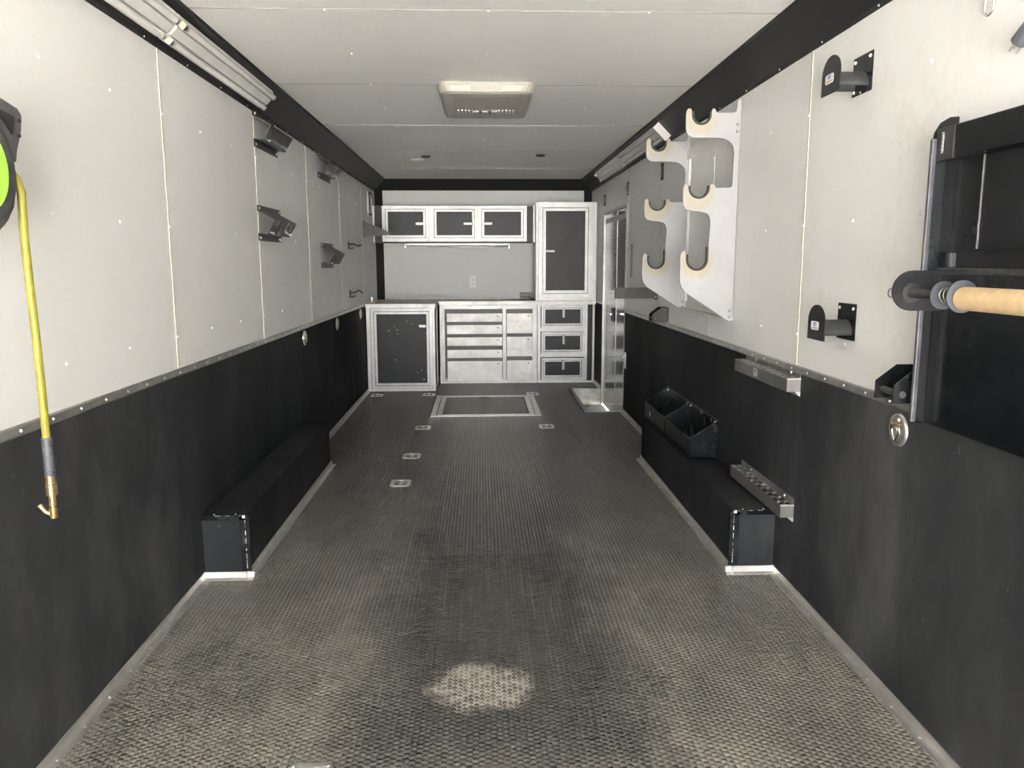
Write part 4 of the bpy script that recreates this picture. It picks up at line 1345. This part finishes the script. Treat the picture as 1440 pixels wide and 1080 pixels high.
# black open bins on the wheel box
def open_bin(y0, y1, label):
    t = thing('open_bin', label, 'bin', (1.14, (y0 + y1) / 2, 0.285), 'black open bins on the right wheel box')
    xi, xw, zb, zfr, zw = 1.066, 1.214, 0.287, 0.390, 0.486
    th = 0.003
    MB().box(xi, xw, y0, y1, zb, zb + th).build('bottom', M_BGLOSS, t)
    MB().box(xi, xi + th, y0, y1, zb, zfr).build('front_plate', M_BMET, t, 0.0006)
    MB().box(xw - th, xw, y0, y1, zb, zw).build('back_plate', M_BGLOSS, t, 0.0006)
    for y in (y0, y1 - th):
        MB().prism([(xi, zb), (xw, zb), (xw, zw), (xi, zfr)], 'y', y, y + th).build('side_plate', M_BGLOSS, t, 0.0006)
    rim = MB()
    rim.tube([(xi, y0, zfr), (xw, y0 + 0.001, zw), (xw, y1 - 0.001, zw), (xi, y1, zfr)], 0.0022, 5, True)
    rim.build('rolled_rim', M_GREYP, t)
    screws(t, [(xw - th, y0 + 0.035, zw - 0.014), (xw - th, y1 - 0.035, zw - 0.014)], (-1, 0, 0), 0.006, 0.004, M_GLINT)
    return t
bn = open_bin(4.00, 4.565, 'black open bin on the right wheel box, the nearer of two')
bn2 = dup(bn, (0, 0.575, 0), 'black open bin with a small white tag, the farther of two')
MB().box(1.0645, 1.066, 4.97, 5.00, 0.318, 0.345).build('sticker', M_OFFW, bn2)

# U brackets with a roller pin
def roller_bracket(y0, z0, label):
    t = thing('roller_bracket', label, 'bracket', (W2, y0 + 0.05, z0), 'black roller pin brackets on the right wall')
    MB().box(W2 - 0.004, W2, y0 - 0.01, y0 + 0.11, z0, z0 + 0.098).build('wall_plate', M_BGLOSS, t, 0.001)
    for y in (y0, y0 + 0.100):
        MB().prism([(1.112, z0), (1.216, z0), (1.216, z0 + 0.098), (1.172, z0 + 0.098), (1.112, z0 + 0.052)], 'y', y, y + 0.004).build('gusset', M_BGLOSS, t, 0.001)
    MB().box(1.140, 1.216, y0 + 0.004, y0 + 0.100, z0, z0 + 0.003).build('bottom', M_BMET, t)
    MB().cyl((1.136, y0 - 0.006, z0 + 0.026), (1.136, y0 + 0.110, z0 + 0.026), 0.010, 10).build('pin', M_GMET, t)
    screws(t, [(W2 - 0.004, y0 + 0.05, z0 + 0.072)], (-1, 0, 0), 0.008, 0.004, M_GLINT)
    return t
rb = roller_bracket(2.098, 0.926, 'black roller pin bracket tucked at the foot of the black paper-roll rack')
dup(rb, (0, 3.10, -0.008), 'small black roller pin bracket on the wainscot cap below the hook rack')

# chrome strap clips high on the right wall
def strap_clip(y, z, label):
    t = thing('strap_clip', label, 'wall clip', (W2, y, z), 'chrome strap clips high on the right wall')
    MB().box(W2 - 0.005, W2, y - 0.030, y + 0.030, z - 0.055, z + 0.055).build('base_plate', M_GMET, t, 0.002)
    MB().tube([(W2 - 0.005, y, z + 0.034), (W2 - 0.024, y, z + 0.024), (W2 - 0.024, y, z - 0.024), (W2 - 0.005, y, z - 0.034)], 0.005, 8).build('loop', M_ALUD, t)
    for dz in (-0.045, 0.045):
        MB().box(W2 - 0.012, W2 - 0.005, y - 0.018, y + 0.018, z + dz - 0.012, z + dz + 0.012).build('clamp', M_DARKP, t, 0.002)
    return t
s0 = strap_clip(5.47, 1.932, 'chrome strap clip nearest the camera, between the hook rack boards')
dup(s0, (0, 1.255, 0), 'middle chrome strap clip above the near side of the door')
dup(s0, (0, 2.51, 0), 'farthest chrome strap clip beside the tall locker top')

# faded sticker beside the door
st = thing('wall_label', 'narrow faded upright label on the right wall beside the door', 'label', (W2, 6.53, 1.33))
MB().box(W2 - 0.0008, W2, 6.48, 6.585, 1.19, 1.465).build('backing', plain('faded_label_film', (0.60, 0.59, 0.56), 0.5), st)
sq = MB()
sq.box(W2 - 0.0014, W2 - 0.0008, 6.49, 6.575, 1.448, 1.458)
for yy in (6.49, 6.563):
    sq.box(W2 - 0.0014, W2 - 0.0008, yy, yy + 0.012, 1.415, 1.448)
sq.box(W2 - 0.0014, W2 - 0.0008, 6.515, 6.548, 1.418, 1.434)
sq.build('printed_square', M_MAROON, st)
tx = MB()
for r in range(3):
    z = 1.395
    while z > 1.205:
        h = random.uniform(0.006, 0.018)
        tx.box(W2 - 0.0014, W2 - 0.0008, 6.495 + r * 0.028, 6.513 + r * 0.028, z - h, z)
        z -= h + 0.005
tx.build('printed_lines', M_GREYINK, st, kind='stuff')

# carabiner on a wall eye
cb = thing('carabiner', 'polished carabiner hanging at the top right of the right wall', 'carabiner', (1.2, 1.95, 1.95))
yy = 1.955
loop = [(1.200, yy + 0.0165 * math.cos(a), 1.925 + 0.0165 * math.sin(a)) for a in [PI * k / 12 for k in range(12, 25)]]
loop += [(1.200, yy + 0.010 * math.cos(a), 2.000 + 0.010 * math.sin(a)) for a in [PI * k / 10 for k in range(0, 11)]]
MB().tube(loop, 0.0036, 8, True).build('ring', M_CHROME, cb)
MB().cyl((1.200, yy - 0.0163, 1.932), (1.200, yy - 0.012, 1.985), 0.0046, 8).build('gate', M_CHROME, cb)
MB().tube([(1.219, yy, 2.017), (1.200, yy, 2.020), (1.192, yy, 2.010), (1.200, yy, 2.002), (1.219, yy, 2.004)], 0.004, 6).build('wall_eye', M_ZINC, cb)
# power plug hanging
pg = thing('power_plug', 'grey power plug with three bright prongs hanging at the right photo edge', 'plug', (1.19, 1.82, 1.83))
ax = Vector((0.0, 0.80, -0.60)).normalized()
bc = Vector((1.195, 1.812, 1.822))
sd = Vector((0, 0.60, 0.80)).normalized()
MB().cyl(bc - ax * 0.030, bc + ax * 0.016, 0.017, 12, 0.019).build('body', M_DGREY, pg)
for k, (o1, o2) in enumerate(((-0.009, 0.004), (0.009, 0.004), (0.0, -0.009))):
    p = bc + ax * 0.015 + sd * o1 + Vector((1, 0, 0)) * o2
    MB().cyl(p, p + ax * 0.024, 0.0027, 8).build('prong', M_ZINC, pg)
e0 = bc - ax * 0.028
MB().tube([e0, e0 - ax * 0.03, (1.20, 1.775, 1.92), (1.208, 1.760, 2.00), (1.211, 1.757, 2.09)], 0.0052, 8).build('cord', M_DARKP, pg)

# black paper-roll rack
pr = thing('paper_roll_rack', 'black metal rack with kraft paper roll fixed to the right wall near the camera', 'rack', (1.2, 1.7, 0.87))
ye, yn = 2.060, 1.05      # far and near ends
side = [(1.147, 0.878), (1.214, 0.878), (1.214, 1.692), (1.190, 1.690), (1.166, 1.676), (1.152, 1.652), (1.147, 1.625)]
MB().prism(side, 'y', ye, ye + 0.006).build('side_plate', M_BGLOSS, pr, 0.001)
MB().prism(side, 'y', yn - 0.006, yn).build('side_plate', M_BGLOSS, pr, 0.001)
MB().box(1.144, 1.158, ye - 0.004, ye + 0.008, 0.882, 1.635).build('edge_strip', M_EDGE, pr, 0.003, seg=2, label='scuffed silver edge')
MB().box(1.186, 1.214, yn, ye, 1.345, 1.60).build('upper_back_panel', M_BGLOSS, pr)
MB().box(1.1835, 1.1862, 1.897, 1.900, 1.350, 1.575).build('panel_seam', M_ALUD, pr)
MB().box(1.160, 1.214, yn, ye, 1.578, 1.660).build('top_channel', M_BGLOSS, pr, 0.002)
MB().box(1.157, 1.160, 1.985, ye, 1.578, 1.660).build('channel_clip', M_GMET, pr)
w = MB()
for k in range(8):
    w.cyl((1.157, 2.03, 1.598 + k * 0.0065), (1.1535, 2.03, 1.598 + k * 0.0065), 0.0042, 6)
w.build('weld_bead', M_ALU, pr, kind='stuff')
MB().box(1.205, 1.214, yn, ye, 1.300, 1.345).build('slot_back', M_BMET, pr)
MB().box(1.190, 1.206, 2.010, 2.026, 1.304, 1.342).build('slot_stop', M_DGREY, pr, 0.002, label='rusty slot stop')
MB().box(1.182, 1.214, yn, ye, 0.880, 1.300).build('fold_down_panel', M_BGLOSS, pr, 0.003)
MB().box(1.180, 1.214, yn, ye - 0.01, 1.286, 1.302).build('panel_rail', M_GMET, pr, 0.001)
def arm(y):
    pts = [(1.184, 1.190), (1.184, 1.296), (1.105, 1.296)]
    for k in range(1, 12):
        t = math.radians(90 + 180 * k / 12)
        pts.append((1.103 + 0.053 * math.cos(t), 1.243 + 0.053 * math.sin(t)))
    pts.append((1.105, 1.190))
    return MB().prism(pts, 'y', y, y + 0.006).build('roll_arm', M_BMET, pr, 0.001)
arm(2.026)
arm(yn + 0.04)
rx, rz = 1.100, 1.237
MB().cyl((rx, yn + 0.03, rz), (rx, 2.026, rz), 0.0125, 16).build('rod', M_GMET, pr)
MB().cyl((rx, 2.026, rz), (rx, 2.020, rz), 0.026, 20).build('rod_collar', M_GMET, pr)
MB().tube([(rx - 0.052 - 0.008 * math.sin(a), 2.028, rz + 0.012 * math.cos(a)) for a in [2 * PI * k / 12 for k in range(12)]], 0.0015, 5, True).build('split_ring', M_GMET, pr)
for (y, r) in ((1.880, 0.0345), (1.805, 0.0385)):
    MB().cyl((rx, y, rz), (rx, y - 0.004, rz), r, 28).build('washer', M_DGREY, pr)
spn = MB()
pts = [(rx + 0.019 * math.cos(a), 1.872 - 0.062 * a / (8 * PI), rz + 0.019 * math.sin(a)) for a in [8 * PI * k / 64 for k in range(65)]]
spn.tube(pts, 0.0028, 6)
spn.build('spring', M_ALUD, pr)
MB().cyl((rx, yn + 0.08, rz - 0.004), (rx, 1.795, rz - 0.004), 0.0275, 28).build('paper_roll', M_KRAFT, pr, label='kraft brown paper roll')
